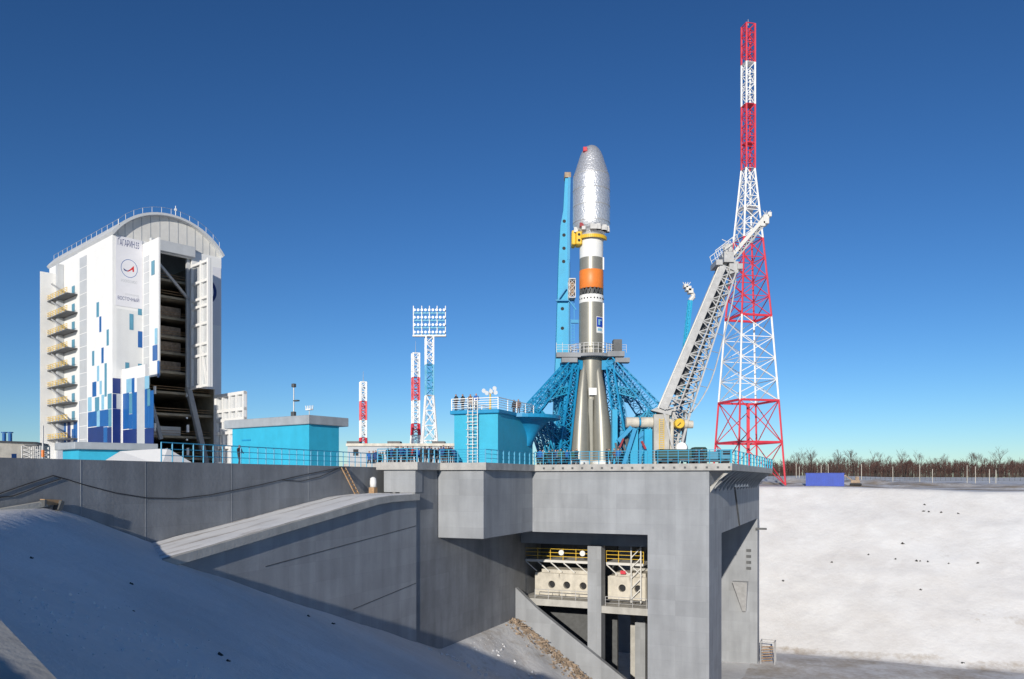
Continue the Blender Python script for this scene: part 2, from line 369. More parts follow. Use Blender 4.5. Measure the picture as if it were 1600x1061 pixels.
# kerb beam and plank at the wall foot, concrete apron near the viewer
k1 = on_wall(-40, 806, .35); k2 = on_wall(70, 787, .35)
tag(part('kerb_beam', 'concrete_pale', None, lambda b: b.bar(k1, k2, .45, .3), loc=W(*k2)), 'pale concrete kerb beam lying along the foot of the retaining wall', 'kerb')
wbm = thing('timber_block', 'weathered timber block with dark iron ends where the kerb beam stops', 'timber', W(*on_wall(80, 788, .4)))
a1 = on_wall(66, 784, .4); a2 = on_wall(93, 785, .4)
part('beam', 'wood', wbm, lambda b: b.bar(a1, a2, .4, .3))
part('iron_end', 'steel_dark', wbm, lambda b: b.bar(on_wall(89,789,.55), on_wall(94,791,.55), .5, .55))
part('iron_end', 'steel_dark', wbm, lambda b: b.bar(on_wall(66,786,.6), on_wall(69,786,.6), .4, .35))
def slope_pt(px, py):
    d = Vector(((px-CX)/F, 1, (HY-py)/F)); lo, hi = 2, 90
    t = lo
    while t < 120:
        p = d*t; u = CA*p.x-SA*p.y; v = SA*p.x+CA*p.y
        if p.z < hgt(u, v): return u, v, p.z
        t += .05
    return u, v, p.z
e1 = Vector(slope_pt(-40, 957)); e2 = Vector(slope_pt(56, 1061)); dd = (e2-e1); e2 = e1+dd*1.9
ap = MB(W); back = Vector((-.35,-1,0)).normalized()*3.0
top = [e1+Vector((0,0,.5)), e2+Vector((0,0,.5)), e2+back+Vector((0,0,1.05)), e1+back+Vector((0,0,1.05))]
ap.add([tuple(p) for p in top]+[tuple(p-Vector((0,0,1.6))) for p in top], [(0,1,2,3),(4,7,6,5),(0,4,5,1),(1,5,6,2),(2,6,7,3),(3,7,4,0)])
tag(ap.build('concrete_apron', 'concrete_pale', loc=W(*e1)), 'rough pale concrete apron edge at the top of the snow slope', 'kerb')

# ------------------------------------------------------------------ railings
def railing(label, pts, h, nrail, step, m='railblue', T=W, pw=.07, rw_=.045, cat='railing', group=None, balus=None, name='railing'):
    r = thing(name, label, cat, T(*pts[0]), group)
    for i in range(nrail):
        z = h*(i+1)/nrail
        b = MB(T)
        for p, q in zip(pts, pts[1:]): b.bar((p[0],p[1],p[2]+z), (q[0],q[1],q[2]+z), rw_*(1.5 if i == nrail-1 else 1))
        b.build('rail', m, r)
    for p, q in zip(pts, pts[1:]):
        P, Q = Vector(p), Vector(q); n = max(1, round((Q-P).length/step))
        for i in range(n+(1 if q == pts[-1] else 0)):
            c = P.lerp(Q, i/n); b = MB(T); b.bar((c.x,c.y,c.z-.25 if balus is None else c.z), (c.x,c.y,c.z+h), pw); b.build('post', m, r)
    return r
DZ = 1.6
railing('blue railing on the deck edge above the ramp end wall', [(-41.2,64.4,DZ),(-36.95,64.4,DZ)], 1.25, 5, 1.1)
railing('short blue railing run between the ramp end and the jutting box', [(-36.95,64.4,DZ),(-36.95,68.8,DZ)], 1.25, 3, 1.0, pw=.12)
railing('blue railing in front of the cyan stair house', [(-36.95,68.8,DZ),(-32.05,68.8,DZ)], 1.25, 5, 1.0)
railing('blue railing along the shaded side of the cyan stair house', [(-32.05,68.8,DZ),(-32.05,81.45,DZ)], 1.25, 3, 1.35, pw=.13)
railing('long blue railing along the pad edge in front of the rocket', [(-32.05,81.45,DZ),(-11.1,81.45,DZ)], 1.35, 5, 1.07)
railing('bright blue close-posted railing over the bracketed right edge of the deck', [(-11.1,81.45,DZ),(-11.1,124.5,DZ)], 1.35, 3, 3.3, m='cyan', pw=.17)
ra = v_on_u(252, U0-.3)
railing('blue baluster railing on top of the retaining wall', [(U0-.3,ra,1.17),(U0-.3,67,1.17)], 1.3, 3, .95, balus=1)

# ------------------------------------------------------------------ machinery seen in the opening
cab = thing('service_cabin', 'cream service cabin with round portholes inside the pad opening', 'cabin', W(-32, 93, -14.3))
def plate_holes(b, x0, x1, z0, z1, y, holes, r, n=16):
    xs = [x0]+[(p+q)/2 for p, q in zip(holes, holes[1:])]+[x1]; zc = (z0+z1)/2
    for i, hx in enumerate(holes):
        a, c = xs[i], xs[i+1]; cir = []; sq = []
        for k in range(n):
            t = 2*math.pi*k/n+math.pi/n; dx, dz = math.cos(t), math.sin(t)
            cir.append((hx+r*dx, y, zc+r*dz))
            tx = ((c-hx) if dx > 0 else (a-hx))/dx; tz = ((z1-zc) if dz > 0 else (z0-zc))/dz
            tt = min(tx, tz); sq.append((hx+tt*dx, y, zc+tt*dz))
        b.add(cir+sq+[(p[0], y+.5, p[2]) for p in cir], [(k,(k+1)%n,n+(k+1)%n,n+k) for k in range(n)]+[(k,2*n+k,2*n+(k+1)%n,(k+1)%n) for k in range(n)])
        for (cx_, cz_) in ((a,z0),(a,z1),(c,z0),(c,z1)):   # corner triangles left by the radial cut
            best = sorted(range(n), key=lambda k: (sq[k][0]-cx_)**2+(sq[k][2]-cz_)**2)[:2]
            b.add([(cx_,y,cz_), sq[best[0]], sq[best[1]]], [(0,1,2)])
VC = 92.2
def uc(px): return u_on_v(px, VC)
Zc = dep(-30, VC)
for (pa, pb, holes) in ((836,921,(862,885.5,911)),(950,1008,(972,997))):
    x0, x1 = uc(pa), uc(pb); z0, z1 = -14.25, zz(898, Zc)
    part('front_plate', 'cream', cab, lambda b: plate_holes(b, x0, x1, z0, z1, VC, [uc(h) for h in holes], .45))
    part('cabin_body', 'cream', cab, lambda b: (b.box(x0, x1, VC+.55, VC+3, z0, z1), b.box(x0+.8, x1, VC+.25, VC+3, z1+.003, z1+.45)))
    for h in holes:
        part('porthole', 'black', cab, lambda b: b.tube((uc(h),VC+.5,(z0+z1)/2),(uc(h),VC+.54,(z0+z1)/2),.47,n=16))
gant = thing('service_gantry', 'steel gantry with yellow handrails above the cream cabin in the opening', 'gantry', W(-32, 93, -9))
for (pa, pb) in ((822,921),(948,1006)):
    x0, x1 = uc(pa), uc(pb)
    part('deck', 'offwhite', gant, lambda b: b.box(x0, x1, VC-.3, VC+3, -10.15, -9.85))
    for i in range(3): part('handrail', 'yellow', gant, lambda b: b.bar((x0,VC-.2,-9.85+.45*(i+1)),(x1,VC-.2,-9.85+.45*(i+1)),.06))
    n = 5 if pb < 930 else 3
    for i in range(n+1):
        x = x0+(x1-x0)*i/n; part('handrail_post', 'yellow', gant, lambda b: b.bar((x,VC-.2,-9.9),(x,VC-.2,-8.4),.065))
    for i in range(n):
        xa = x0+(x1-x0)*i/n; xb = x0+(x1-x0)*(i+.9)/n
        part('brace', 'offwhite', gant, lambda b: b.bar((xa,VC-.1,-10.15),(xb,VC-.1,-11.3),.12))
part('ladder_frame', 'offwhite', gant, lambda b: [b.bar((uc(988),VC-.6,-14.5),(uc(988),VC-.6,-7.6),.14), b.bar((uc(1003),VC-.6,-14.5),(uc(1003),VC-.6,-7.6),.14)]+[b.bar((uc(988),VC-.6,-14+k*1.2),(uc(1003),VC-.6,-12.8+k*1.2),.1) for k in range(5)])
for px in (879, 912):
    part('lamp', 'white', gant, lambda b: b.tube((uc(px),VC-.5,-8.9),(uc(px),VC-.35,-8.9),.34,n=12))
part('valve', 'red', gant, lambda b: b.box(uc(970),uc(978),VC-.2,VC+.4,-11.2,-10.8))
for (pa, pb, zt) in ((836,921,-14.3),(946,1010,-14.7)):
    railing('thin grey handrail on the %s concrete walkway inside the opening' % ('left' if pa < 900 else 'right'), [(u_on_v(pa,89.7),89.7,zt),(u_on_v(pb,89.7),89.7,zt)], 1.1, 3, 1.9, m='steel', pw=.06, rw_=.04)

# ------------------------------------------------------------------ lattice helper
def lattice(b, A, B, w, wd, ndiv, leg, br, w2=None, wd2=None, diag='x', side=None, foot=True):
    """box truss from A to B (world); w = width across, wd = depth"""
    A, B = Vector(A), Vector(B); d = (B-A).normalized()
    s = side if side is not None else d.cross(Vector((0,1,0)))
    s = (s-d*s.dot(d)).normalized(); t = d.cross(s); w2 = w if w2 is None else w2; wd2 = wd if wd2 is None else wd2
    rings = []
    for i in range(ndiv+1):
        f = i/ndiv; c = A.lerp(B, f); a = s*(w+(w2-w)*f)/2; e = t*(wd+(wd2-wd)*f)/2
        rings.append([c-a-e, c+a-e, c+a+e, c-a+e])
    for k in range(4): b.bar(rings[0][k], rings[-1][k], leg)
    for i in range(ndiv):
        for k in range(4):
            p, q = rings[i], rings[i+1]; n = (k+1) % 4
            b.bar(q[k], q[n], br)
            if i == 0 and foot: b.bar(p[k], p[n], br)
            if diag == 'x': b.bar(p[k], q[n], br); b.bar(p[n], q[k], br)
            else: b.bar(p[k] if i % 2 else p[n], q[n] if i % 2 else q[k], br)

# ------------------------------------------------------------------ lightning mast, small masts, floodlight tower
def mast(label, pxc, Z, secs, rot, leg, br, tip=None, group=None, name='lightning_mast'):
    """secs: list of (y_top, y_bottom, width_top_px, width_bottom_px, ndiv, material)"""
    k = Z/F; X = (pxc-CX)*k; yb = secs[-1][1]; base = Vector((X, Z, zz(yb, Z)))
    th = thing(name, label, 'mast', base, group); side = Vector((math.cos(rot), math.sin(rot), 0))
    fac = abs(math.cos(rot))+abs(math.sin(rot))
    for (y0, y1, w0, w1, nd, m) in secs:
        b = MB(); lattice(b, (X,Z,zz(y1,Z)), (X,Z,zz(y0,Z)), w1*k/fac, w1*k/fac, nd, leg, br, w2=w0*k/fac, wd2=w0*k/fac, side=side, foot=(y1 != yb), diag='z' if w1 < 19 else 'x')
        b.build('lattice_section', m, th)
    if tip:
        b = MB(); b.tube((X,Z,zz(secs[0][0],Z)),(X,Z,zz(tip,Z)),.08,.03,n=5); b.build('lightning_rod', 'steel', th)
    return th
ZM = 176.6
lm = mast('tall red and white lattice lightning mast behind the right edge of the pad', 1169, ZM,
     [(40,100,18,18,4,'red'),(100,165,18,18,4,'white'),(165,265,18,18,6,'red'),(265,375,18,39,5,'white'),(375,497,39,61,4,'red'),(497,628,61,80,4,'white'),(628,758,80,97,2,'red')], rad(14), .34, .15, tip=30)
kM = ZM/F; XM = (1169-CX)*kM
for (y, w, m) in ((100,19,'white'),(165,19,'red'),(225,19,'red'),(325,29,'white'),(497,61,'red'),(628,80,'red'),(692,88,'red')):
    b = MB(); h = w*kM/2.42; z_ = zz(y, ZM); ca_, sa_ = math.cos(rad(14)), math.sin(rad(14))
    cs = [(XM+ca_*p-sa_*q_, ZM+sa_*p+ca_*q_, z_) for p, q_ in ((-h,-h),(h,-h),(h,h),(-h,h))]
    if y < 400: b.add([(p[0],p[1],p[2]+d_) for d_ in (-.1,.1) for p in cs], [(3,2,1,0),(4,5,6,7),(0,1,5,4),(1,2,6,5),(2,3,7,6),(3,0,4,7)])
    else:
        for i in range(4): b.bar(cs[i], cs[(i+1)%4], .45)
    b.build('platform', m, lm)
part('ladder', 'red', lm, lambda b: b.box(XM-.35, XM+.35, ZM-.1, ZM+.1, zz(755,ZM), zz(630,ZM)), T=ident)
mast('slender red and white mast beyond the low blue hut', 567.5, 195, [(597,627,11,11,4,'white'),(627,657,11,11,4,'red'),(657,684,11,11,4,'white'),(684,712,11,13,3,'red')], rad(20), .35, .18, tip=580)
mast('red and white mast standing close beside the floodlight tower', 649.5, 230, [(552,590,13,13,4,'white'),(590,626,13,13,4,'red'),(626,662,13,13,4,'white'),(662,680,13,15,2,'red'),(680,712,15,20,3,'white')], rad(20), .35, .18, tip=532)
ZF = 210; kF = ZF/F; XF = (671-CX)*kF
ft = mast('white and blue lattice floodlight tower carrying four rows of lamps', 671, ZF, [(526,570,14,14,4,'white'),(570,618,14,14,4,'railblue'),(618,712,14,30,4,'white')], rad(12), .32, .18, name='floodlight_tower')
part('lamp_frame', 'steel', ft, lambda b: [b.box(XF-26*kF, XF+26*kF, ZF-.6, ZF+.6, zz(525,ZF)-.2, zz(525,ZF)+.2)]+[b.bar((XF+dx*kF,ZF,zz(525,ZF)),(XF+dx*kF,ZF,zz(478,ZF)),.22) for dx in (-25,-12,0,12,25)], T=ident)
for r in range(4):
    y = 485+r*11.5
    part('lamp_rail', 'railblue', ft, lambda b: b.box(XF-25*kF, XF+25*kF, ZF+.1, ZF+.5, zz(y+4,ZF)-.15, zz(y+4,ZF)+.25), T=ident)
    for i in range(9):
        x = XF+(-23+i*5.75)*kF
        part('lamp', 'lamp', ft, lambda b: b.tube((x,ZF-.7,zz(y,ZF)),(x,ZF+.1,zz(y,ZF)+.1),.36,.22,n=8), T=ident)

# ------------------------------------------------------------------ rocket
ZR = 97.0; K = ZR/F; PC = 924.0
RX = (PC-CX)*K; RB = Vector((RX, ZR, DZ))
def rl(px, py, dy=0): return ((px-CX)*K, ZR+dy, (HY-py)*K)
rk = thing('rocket', 'grey, orange and white rocket with silver foil covered nose standing on the pad', 'rocket', RB)
def lat(name, m, prof, n=48, **k):
    b = MB(); b.lathe([(r*K, (HY-y)*K) for r, y in prof], n, (RX, ZR)); return b.build(name, m, rk, smooth=True, **k)
fairing = lat('fairing', 'foil', [(0.05,227.5),(4,228),(8.5,230.3),(12,234),(15,238.5),(18.3,246),(21,255),(25.2,268),(27.6,275),(28.8,281),(28.9,350),(28,356),(24.5,362),(21,366),(20,369)])
for y in (276, 300, 325, 350):
    r = 27.95 if y < 280 else 28.95
    b = MB(); b.lathe([(r*K,(HY-y)*K),((r+.25)*K,(HY-y+.0)*K),((r+.25)*K,(HY-y-1.2)*K),(r*K,(HY-y-1.2)*K)], 48, (RX,ZR)); b.build('foil_seam', 'steel', fairing)
for s_, px_, py_ in ((0,-11,239),(1,-17,358)):
    part('red_cover', 'red' if s_ == 0 else 'maroon', fairing, lambda b: b.box(RX+(px_-3)*K, RX+(px_+3)*K, ZR-(16 if s_==0 else 23)*K, ZR-9*K, zz(py_+3,ZR), zz(py_-3,ZR)), T=ident)
rng = random.Random(5)
for i in range(14):
    a = rng.uniform(-2.9, -.2); r = 26
    part('foil_box', 'steel', fairing, lambda b: b.box(RX+r*K*math.cos(a)-.22, RX+r*K*math.cos(a)+.22, ZR+r*K*math.sin(a)-.22, ZR+r*K*math.sin(a)+.22, zz(366,ZR), zz(357+rng.uniform(0,4),ZR)), T=ident)
lat('adapter_ring', 'steel', [(20,368.5),(21,371),(21,375),(18.4,378)])
lat('white_stage', 'rwhite', [(18.4,377),(18.4,405)])
lat('grey_band', 'olive', [(18.4,405),(18.4,424.5)])
lat('orange_band', 'orange', [(18.45,424),(18.8,424.6),(18.8,452),(18.3,452.8)])
lat('inner_tank', 'steel_dark', [(14,452),(14,464)])
b = MB()
for i in range(18):
    a0, a1, a2 = [2*math.pi*(i+f)/18 for f in (0,.5,1)]
    P = lambda a, y: (RX+18*K*math.cos(a), ZR+18*K*math.sin(a), (HY-y)*K)
    b.bar(P(a0,452), P(a1,463), .11); b.bar(P(a1,463), P(a2,452), .11)
b.build('interstage_lattice', 'steel_dark', rk)
lat('white_band', 'rwhite', [(18.2,462.6),(19,463.4),(19,475)])
lat('core_stage', 'olive', [(19,475),(19.3,520),(19.3,556),(17,600),(14,640),(12.5,728)])
part('cable_duct', 'rwhite', rk, lambda b: [b.bar((RX+17.6*K,ZR-9.5*K,zz(y0,ZR)),(RX+17.6*K,ZR-9.5*K,zz(y1,ZR)),.16,.2) for y0, y1 in ((405,424),(476,552))], T=ident)
# curved blue-and-white plaque on the core
def patch(b, px0, px1, y0, y1, r, n=6):
    vs = []
    for i in range(n+1):
        x = (px0+(px1-px0)*i/n-PC); yy = -math.sqrt(max(0, r*r-x*x))
        for y in (y0, y1): vs.append((RX+x*K, ZR+yy*K, (HY-y)*K))
    b.add(vs, [(2*i,2*i+2,2*i+3,2*i+1) for i in range(n)])
pl = MB(); patch(pl, 930, 941, 498, 523, 19.5); plq = pl.build('plaque', 'rwhite', rk)
pl = MB(); patch(pl, 930.6, 940.4, 499, 514, 19.7); pl.build('plaque_field', 'contblue', plq)
pl = MB(); patch(pl, 933, 936, 502, 511, 19.9); patch(pl, 936, 938.5, 502, 504.5, 19.9); patch(pl, 932, 939, 516, 520, 19.7); pl.build('plaque_emblem', 'ltblue', plq)
for i in range(10):
    a = -math.pi*(.1+.8*i/9)
    part('vent', 'black', rk, lambda b: b.box(RX+18.9*K*math.cos(a)-.07, RX+18.9*K*math.cos(a)+.07, ZR+18.9*K*math.sin(a)-.07, ZR+18.9*K*math.sin(a)+.07, zz(470,ZR), zz(468,ZR)), T=ident)
# four strap-on boosters
BP = [(9.0,560,.6),(9.6,566,3.2),(11.3,585,6.2),(13.6,616,9.6),(16.2,665,14.2),(17.6,704,16.0),(17.8,722,16.2),(17.8,727,16.2)]
for q in range(4):
    az = math.pi/4+q*math.pi/2; b = MB(); n = 28; vs = []; fs = []
    for (cr, y, r) in BP:
        cx_, cy_ = RX-2.0*K+cr*K*1.414*math.cos(az), ZR+cr*K*1.414*math.sin(az)
        for k in range(n): vs.append((cx_+r*K*math.cos(2*math.pi*k/n), cy_+r*K*math.sin(2*math.pi*k/n), (HY-y)*K))
    for i in range(len(BP)-1):
        for k in range(n): fs.append((i*n+k, i*n+(k+1)%n, (i+1)*n+(k+1)%n, (i+1)*n+k))
    b.add(vs, fs); bo = b.build('booster', 'olive', rk, smooth=True)
    cx_, cy_ = RX-2.0*K+17.8*K*1.414*math.cos(az), ZR+17.8*K*1.414*math.sin(az)
    b = MB(); b.lathe([(16.35*K,(HY-720.5)*K),(16.6*K,(HY-721)*K),(16.6*K,DZ+.01),(15*K,DZ+.01)], 28, (cx_,cy_)); b.build('skirt', 'rwhite', bo, smooth=True)
b = MB(); b.box(RX-2.4*K-4*K, RX-2*K+2*K, ZR-21*K, ZR-12*K, DZ, zz(625,ZR)); b.build('centre_duct', 'olive', rk)
part('plate', 'rwhite', rk, lambda b: b.box(RX-6*K, RX+6.0*K, ZR-22.0*K, ZR-21.2*K, zz(619.5,ZR), zz(608.5,ZR)), T=ident)

# yellow clamp round the third stage
cl = thing('clamp_ring', 'yellow clamp ring holding the rocket below its silver nose', 'clamp', rl(PC, 380))
b = MB()
for k in range(26):
    a0 = math.pi*(.95+1.0*k/26); a1 = math.pi*(.95+1.0*(k+1)/26)
    for rr, h in ((22.5,5),):
        b.bar((RX+rr*K*math.cos(a0),ZR+rr*K*math.sin(a0),zz(374.5,ZR)),(RX+rr*K*math.cos(a1),ZR+rr*K*math.sin(a1),zz(374.5,ZR)),.25,h*K)
b.build('ring', 'yellow', cl)
part('jaw', 'yellow', cl, lambda b: (b.box(*[(899-CX)*K,(908-CX)*K],ZR-1.2,ZR+.4,zz(386,ZR),zz(366,ZR)), b.box((893-CX)*K,(899-CX)*K,ZR-.6,ZR+1.2,zz(384,ZR),zz(362,ZR))), T=ident, bevel=.08)
for (x_, y_) in ((903.5,371),(903.5,380)):
    part('pin', 'black', cl, lambda b: b.tube(rl(x_,y_,-1.26), rl(x_,y_,-1.2), .16, n=10), T=ident)

# ------------------------------------------------------------------ blue erector mast beside the rocket
em = thing('erector_mast', 'tall bright blue box-section mast with round holes standing left of the rocket', 'mast', (rl(876, 728)[0], ZR+2.5, DZ))
ES = [(268,884.5,891,.9),(322,881.5,890,1.1),(346,877,889.5,1.5),(400,874.2,890,1.7),(545,870,890,2.0),(640,866,890,2.2),(727,863,888,2.4)]
b = MB(); vs = []
for (y, xa, xb, dpt) in ES:
    z = (HY-y)*K; y0 = ZR+1.6
    vs += [((xa-CX)*K,y0,z),((xb-CX)*K,y0,z),((xb-CX)*K,y0+dpt,z),((xa-CX)*K,y0+dpt,z)]
fs = [(3,2,1,0),tuple(4*(len(ES)-1)+i for i in range(4))]
for i in range(len(ES)-1):
    for k in range(4): fs.append((4*i+k,4*i+(k+1)%4,4*i+4+(k+1)%4,4*i+4+k))
b.add(vs, fs); b.build('box_beam', 'mastblue', em)
for (x_, y_) in ((883,339),(882.5,361),(882.5,382),(882,403),(880,478),(880,509),(874,691)):
    part('round_hole', 'black', em, lambda b: b.tube(rl(x_,y_,1.57), rl(x_,y_,1.7), .21, n=12), T=ident)
part('edge_flange', 'blue', em, lambda b: [b.bar(rl(ES[i][2],ES[i][0],1.5), rl(ES[i+1][2],ES[i+1][0],1.5), .18, .3) for i in range(len(ES)-1)], T=ident)
part('head', 'rubble', em, lambda b: b.box((883.5-CX)*K,(893.5-CX)*K,ZR+1.4,ZR+2.8,zz(270,ZR),zz(262,ZR)), T=ident)
b = MB(); b.box((889-CX)*K,(899-CX)*K,ZR-.3,ZR+1.5,zz(466,ZR),zz(464.5,ZR)); b.box((889-CX)*K,(899-CX)*K,ZR-.3,ZR+1.5,zz(437,ZR),zz(435.5,ZR))
lattice(b, rl(894,465,.6), rl(894,436,.6), .75, 1.5, 3, .09, .05); b.build('lift_cage', 'steel', em)
part('cage_panel', 'wood', em, lambda b: b.box((891-CX)*K,(897-CX)*K,ZR+.1,ZR+.2,zz(462,ZR),zz(440,ZR)), T=ident)
b = MB(); b.bar(rl(869,466,1.2), rl(898,466,1.2), .3, .15); b.bar(rl(872,466,1.2), rl(886,446,1.2), .14); b.bar(rl(889,466,.8), rl(901,482,.8), .14); b.bar(rl(893,500,1), rl(905,500,1), .4); b.bar(rl(893,496,1),rl(893,545,1),.1); b.bar(rl(898,466,1),rl(898,545,1),.08)
for i in range(9): b.bar(rl(893,500+i*5,1), rl(898,500+i*5,1), .06)
b.build('side_arm', 'blue', em)
b = MB(); lattice(b, rl(889,545,3.2), rl(889,400,3.2), .6, .6, 16, .08, .05, diag='z'); b.build('ladder_truss', 'steel', em)

# ------------------------------------------------------------------ blue support trusses and the service ring
sg = 'blue support trusses around the rocket'
for (az, lab) in ((205,'blue lattice support truss leaning on the rocket, in front of the blue mast'),(155,'blue lattice support truss behind the blue mast'),(-25,'blue lattice support truss on the boom side, nearer the pad edge'),(27,'blue lattice support truss on the boom side, farther from the pad edge')):
    a = rad(az); dx, dy = math.cos(a), math.sin(a)
    def rp(r, y): return Vector((RX+r*K*dx, ZR+r*K*dy, (HY-y)*K))
    side = Vector((-dy, dx, 0))
    t = thing('support_truss', lab, 'truss', rp(62, 727), sg)
    b = MB(); lattice(b, rp(106,645), rp(31,563), 2.0, 1.2, 11, .14, .06, w2=1.3, wd2=.8, side=side, diag='z'); b.build('upper_arm', 'blue', t)
    b = MB(); lattice(b, rp(58,727), rp(33,575), 2.1, 1.5, 11, .18, .075, w2=1.4, wd2=.8, side=side); b.build('column', 'blue', t)
    b = MB(); lattice(b, rp(72,727), rp(100,645), 1.6, 1.0, 5, .14, .07, side=side); b.build('outer_leg', 'railblue', t)
    b = MB(); lattice(b, rp(52,690), rp(98,648), 1.4, .9, 5, .14, .08, side=side); lattice(b, rp(40,610), rp(75,620), 1.2, .8, 4, .12, .07, side=side); b.build('cross_tie', 'railblue', t)
    b = MB(); b.tube(rp(50,712), rp(44,600), .32, .26, n=10); b.tube(rp(66,727), rp(70,660), .25, n=8); b.build('hydraulic_ram', 'blue', t)
    b = MB(); p = rp(31,572); b.add([p+side*w_+Vector((0,0,h_))+Vector((dx,dy,0))*d_ for w_ in (-.55,.55) for h_ in (-.6,.5) for d_ in (-.9,.5)], [(0,1,3,2),(4,6,7,5),(0,4,5,1),(2,3,7,6),(0,2,6,4),(1,5,7,3)], raw=True); b.build('gripper_head', 'blue', t)
pf = thing('service_platform', 'grey ring platform with handrails around the middle of the rocket', 'platform', rl(PC, 556))
b = MB(); zp = zz(556, ZR)
for z_ in (zp-.35, zp): b.lathe([(21*K,z_),(34*K,z_)], 32, (RX,ZR))
b.lathe([(34*K,zp-.35),(34*K,zp)], 32, (RX,ZR)); b.lathe([(21*K,zp-.35),(21*K,zp)], 32, (RX,ZR)); b.build('ring_deck', 'concrete_dark', pf)
for h in (.45, .9, 1.2):
    b = MB()
    for k in range(28):
        a0, a1 = 2*math.pi*k/28, 2*math.pi*(k+1)/28
        b.bar((RX+33*K*math.cos(a0),ZR+33*K*math.sin(a0),zp+h),(RX+33*K*math.cos(a1),ZR+33*K*math.sin(a1),zp+h),.055)
    b.build('handrail', 'steel', pf)
for k in range(28):
    a0 = 2*math.pi*k/28
    part('handrail_post', 'steel', pf, lambda b: b.bar((RX+33*K*math.cos(a0),ZR+33*K*math.sin(a0),zp),(RX+33*K*math.cos(a0),ZR+33*K*math.sin(a0),zp+1.2),.06), T=ident)
for (xa, xb, ya, yb) in ((868,905,562,555),(876,900,570,563),(946,972,561,553),(955,968,553,535),(958,980,570,563)):
    part('side_deck', 'concrete_dark' if ya > 556 else 'steel_dark', pf, lambda b: b.box((xa-CX)*K,(xb-CX)*K,ZR-2.2,ZR-.9,zz(ya,ZR),zz(yb,ZR)), T=ident)
for lo_, hi_ in ((868, 905), (945, 975)):
    b = MB(); n_ = 4
    for i in range(n_+1):
        x_ = lo_+(hi_-lo_)*i/n_; b.bar(rl(x_,555,-2), rl(x_,541+rng.uniform(-2,2),-2), .05)
    for y_ in (543, 546.5, 550): b.bar(rl(lo_,y_,-2), rl(hi_,y_,-2), .04)
    b.build('side_handrail', 'steel', pf)

# ------------------------------------------------------------------ counterweights, pillar, boom, blue machinery
ZW = 93.0; KW = ZW/F
def wl(px, py, dy=0): return ((px-CX)*KW, ZW+dy, (HY-py)*KW)
cw = thing('counterweight', 'pair of white drum counterweights on the blue pedestal beside the grey pillar', 'counterweight', wl(998, 724))
for (xa, xb) in ((978,998),(1001,1020)):
    part('drum', 'cream', cw, lambda b: b.tube(wl(xa,660), wl(xb,660), 8.2*KW, n=20), T=ident, smooth=False, bevel=.05)
part('axle', 'blue', cw, lambda b: b.tube(wl(997,660), wl(1002,660), 6*KW, n=12), T=ident)
part('pedestal', 'mastblue', cw, lambda b: [b.box((xa-CX)*KW,(xb-CX)*KW,ZW-.5,ZW+.9,DZ,zz(yt,ZW)) for xa, xb, yt in ((956,964,640),(984,996,672),(1006,1018,671))], T=ident)
part('strut', 'blue', cw, lambda b: [b.bar(wl(pa,ya,dy), wl(pb,yb,dy), .5, .45) for pa, ya, pb, yb, dy in ((972,728,990,670,-.9),(975,700,1012,672,.6),(1000,728,1004,675,.8),(964,690,985,668,-.8),(966,728,975,672,1.5))], T=ident)
part('pipework', 'steel_dark', cw, lambda b: [b.bar(wl(960+5*i,rng.uniform(676,700),-1+.3*i), wl(966+5*i,rng.uniform(700,727),-1+.3*i), .22) for i in range(11)], T=ident)
part('hose', 'maroon', cw, lambda b: [b.bar(wl(966,700,-1.1), wl(972,686,-1.1), .2), b.bar(wl(1000,690,-1.1), wl(1006,702,-1.1), .25)], T=ident)
gp = thing('boom_pillar', 'grey pillar with a yellow ladder carrying the foot of the boom', 'pillar', wl(1033, 724))
part('shaft', 'concrete_pale', gp, lambda b: b.box((1020-CX)*KW,(1044-CX)*KW,ZW-.8,ZW+1.2,DZ,zz(648,ZW)), T=ident, bevel=.05)
part('cap', 'steel', gp, lambda b: b.add([wl(x_,y_,d_) for d_ in (-.9,1.3) for x_, y_ in ((1015,642),(1046,650),(1048,640),(1040,630))], [(0,1,2,3),(7,6,5,4),(0,4,5,1),(1,5,6,2),(2,6,7,3),(3,7,4,0)]), T=ident)
part('ladder', 'yellow', gp, lambda b: [b.bar(wl(x_,724,-.9), wl(x_,655,-.9), .06) for x_ in (1028,1035)]+[b.bar(wl(1028,724-3.2*i,-.9), wl(1035,724-3.2*i,-.9), .05) for i in range(22)], T=ident)
part('white_pipe', 'cream', gp, lambda b: [b.tube(wl(1044,656,-.5), wl(1049,660,-.5), .2, n=8), b.tube(wl(1049,659,-.5), wl(1048,706,-.5), .22, n=8)], T=ident)
bm_ = thing('service_boom', 'long grey lattice service boom leaning back from the pad toward the lightning mast', 'boom', wl(1045, 724))
bl0, bl1 = Vector(wl(1030,640)), Vector(wl(1124,418)); br0, br1 = Vector(wl(1076,645)), Vector(wl(1146,428))
def q(f, s, d): return (bl0.lerp(bl1, f)).lerp(br0.lerp(br1, f), s)+Vector((0, d, 0))
part('side_plate', 'steel', bm_, lambda b: b.bar(q(0,.04,-1.1), q(1,.10,-1.1), .35, 10*KW), T=ident)
part('side_plate', 'offwhite', bm_, lambda b: b.bar(q(0,-.09,-.9), q(1,-.1,-.9), .2, 3*KW), T=ident)
NB = 13
for s, d, w in ((.18,-1.2,.2),(1,-1.2,.18),(0,1.2,.2),(1,1.2,.18),(.55,-1.2,.12)):
    part('chord', 'steel', bm_, lambda b: b.bar(q(0,s,d), q(1,s,d), w), T=ident)
b = MB()
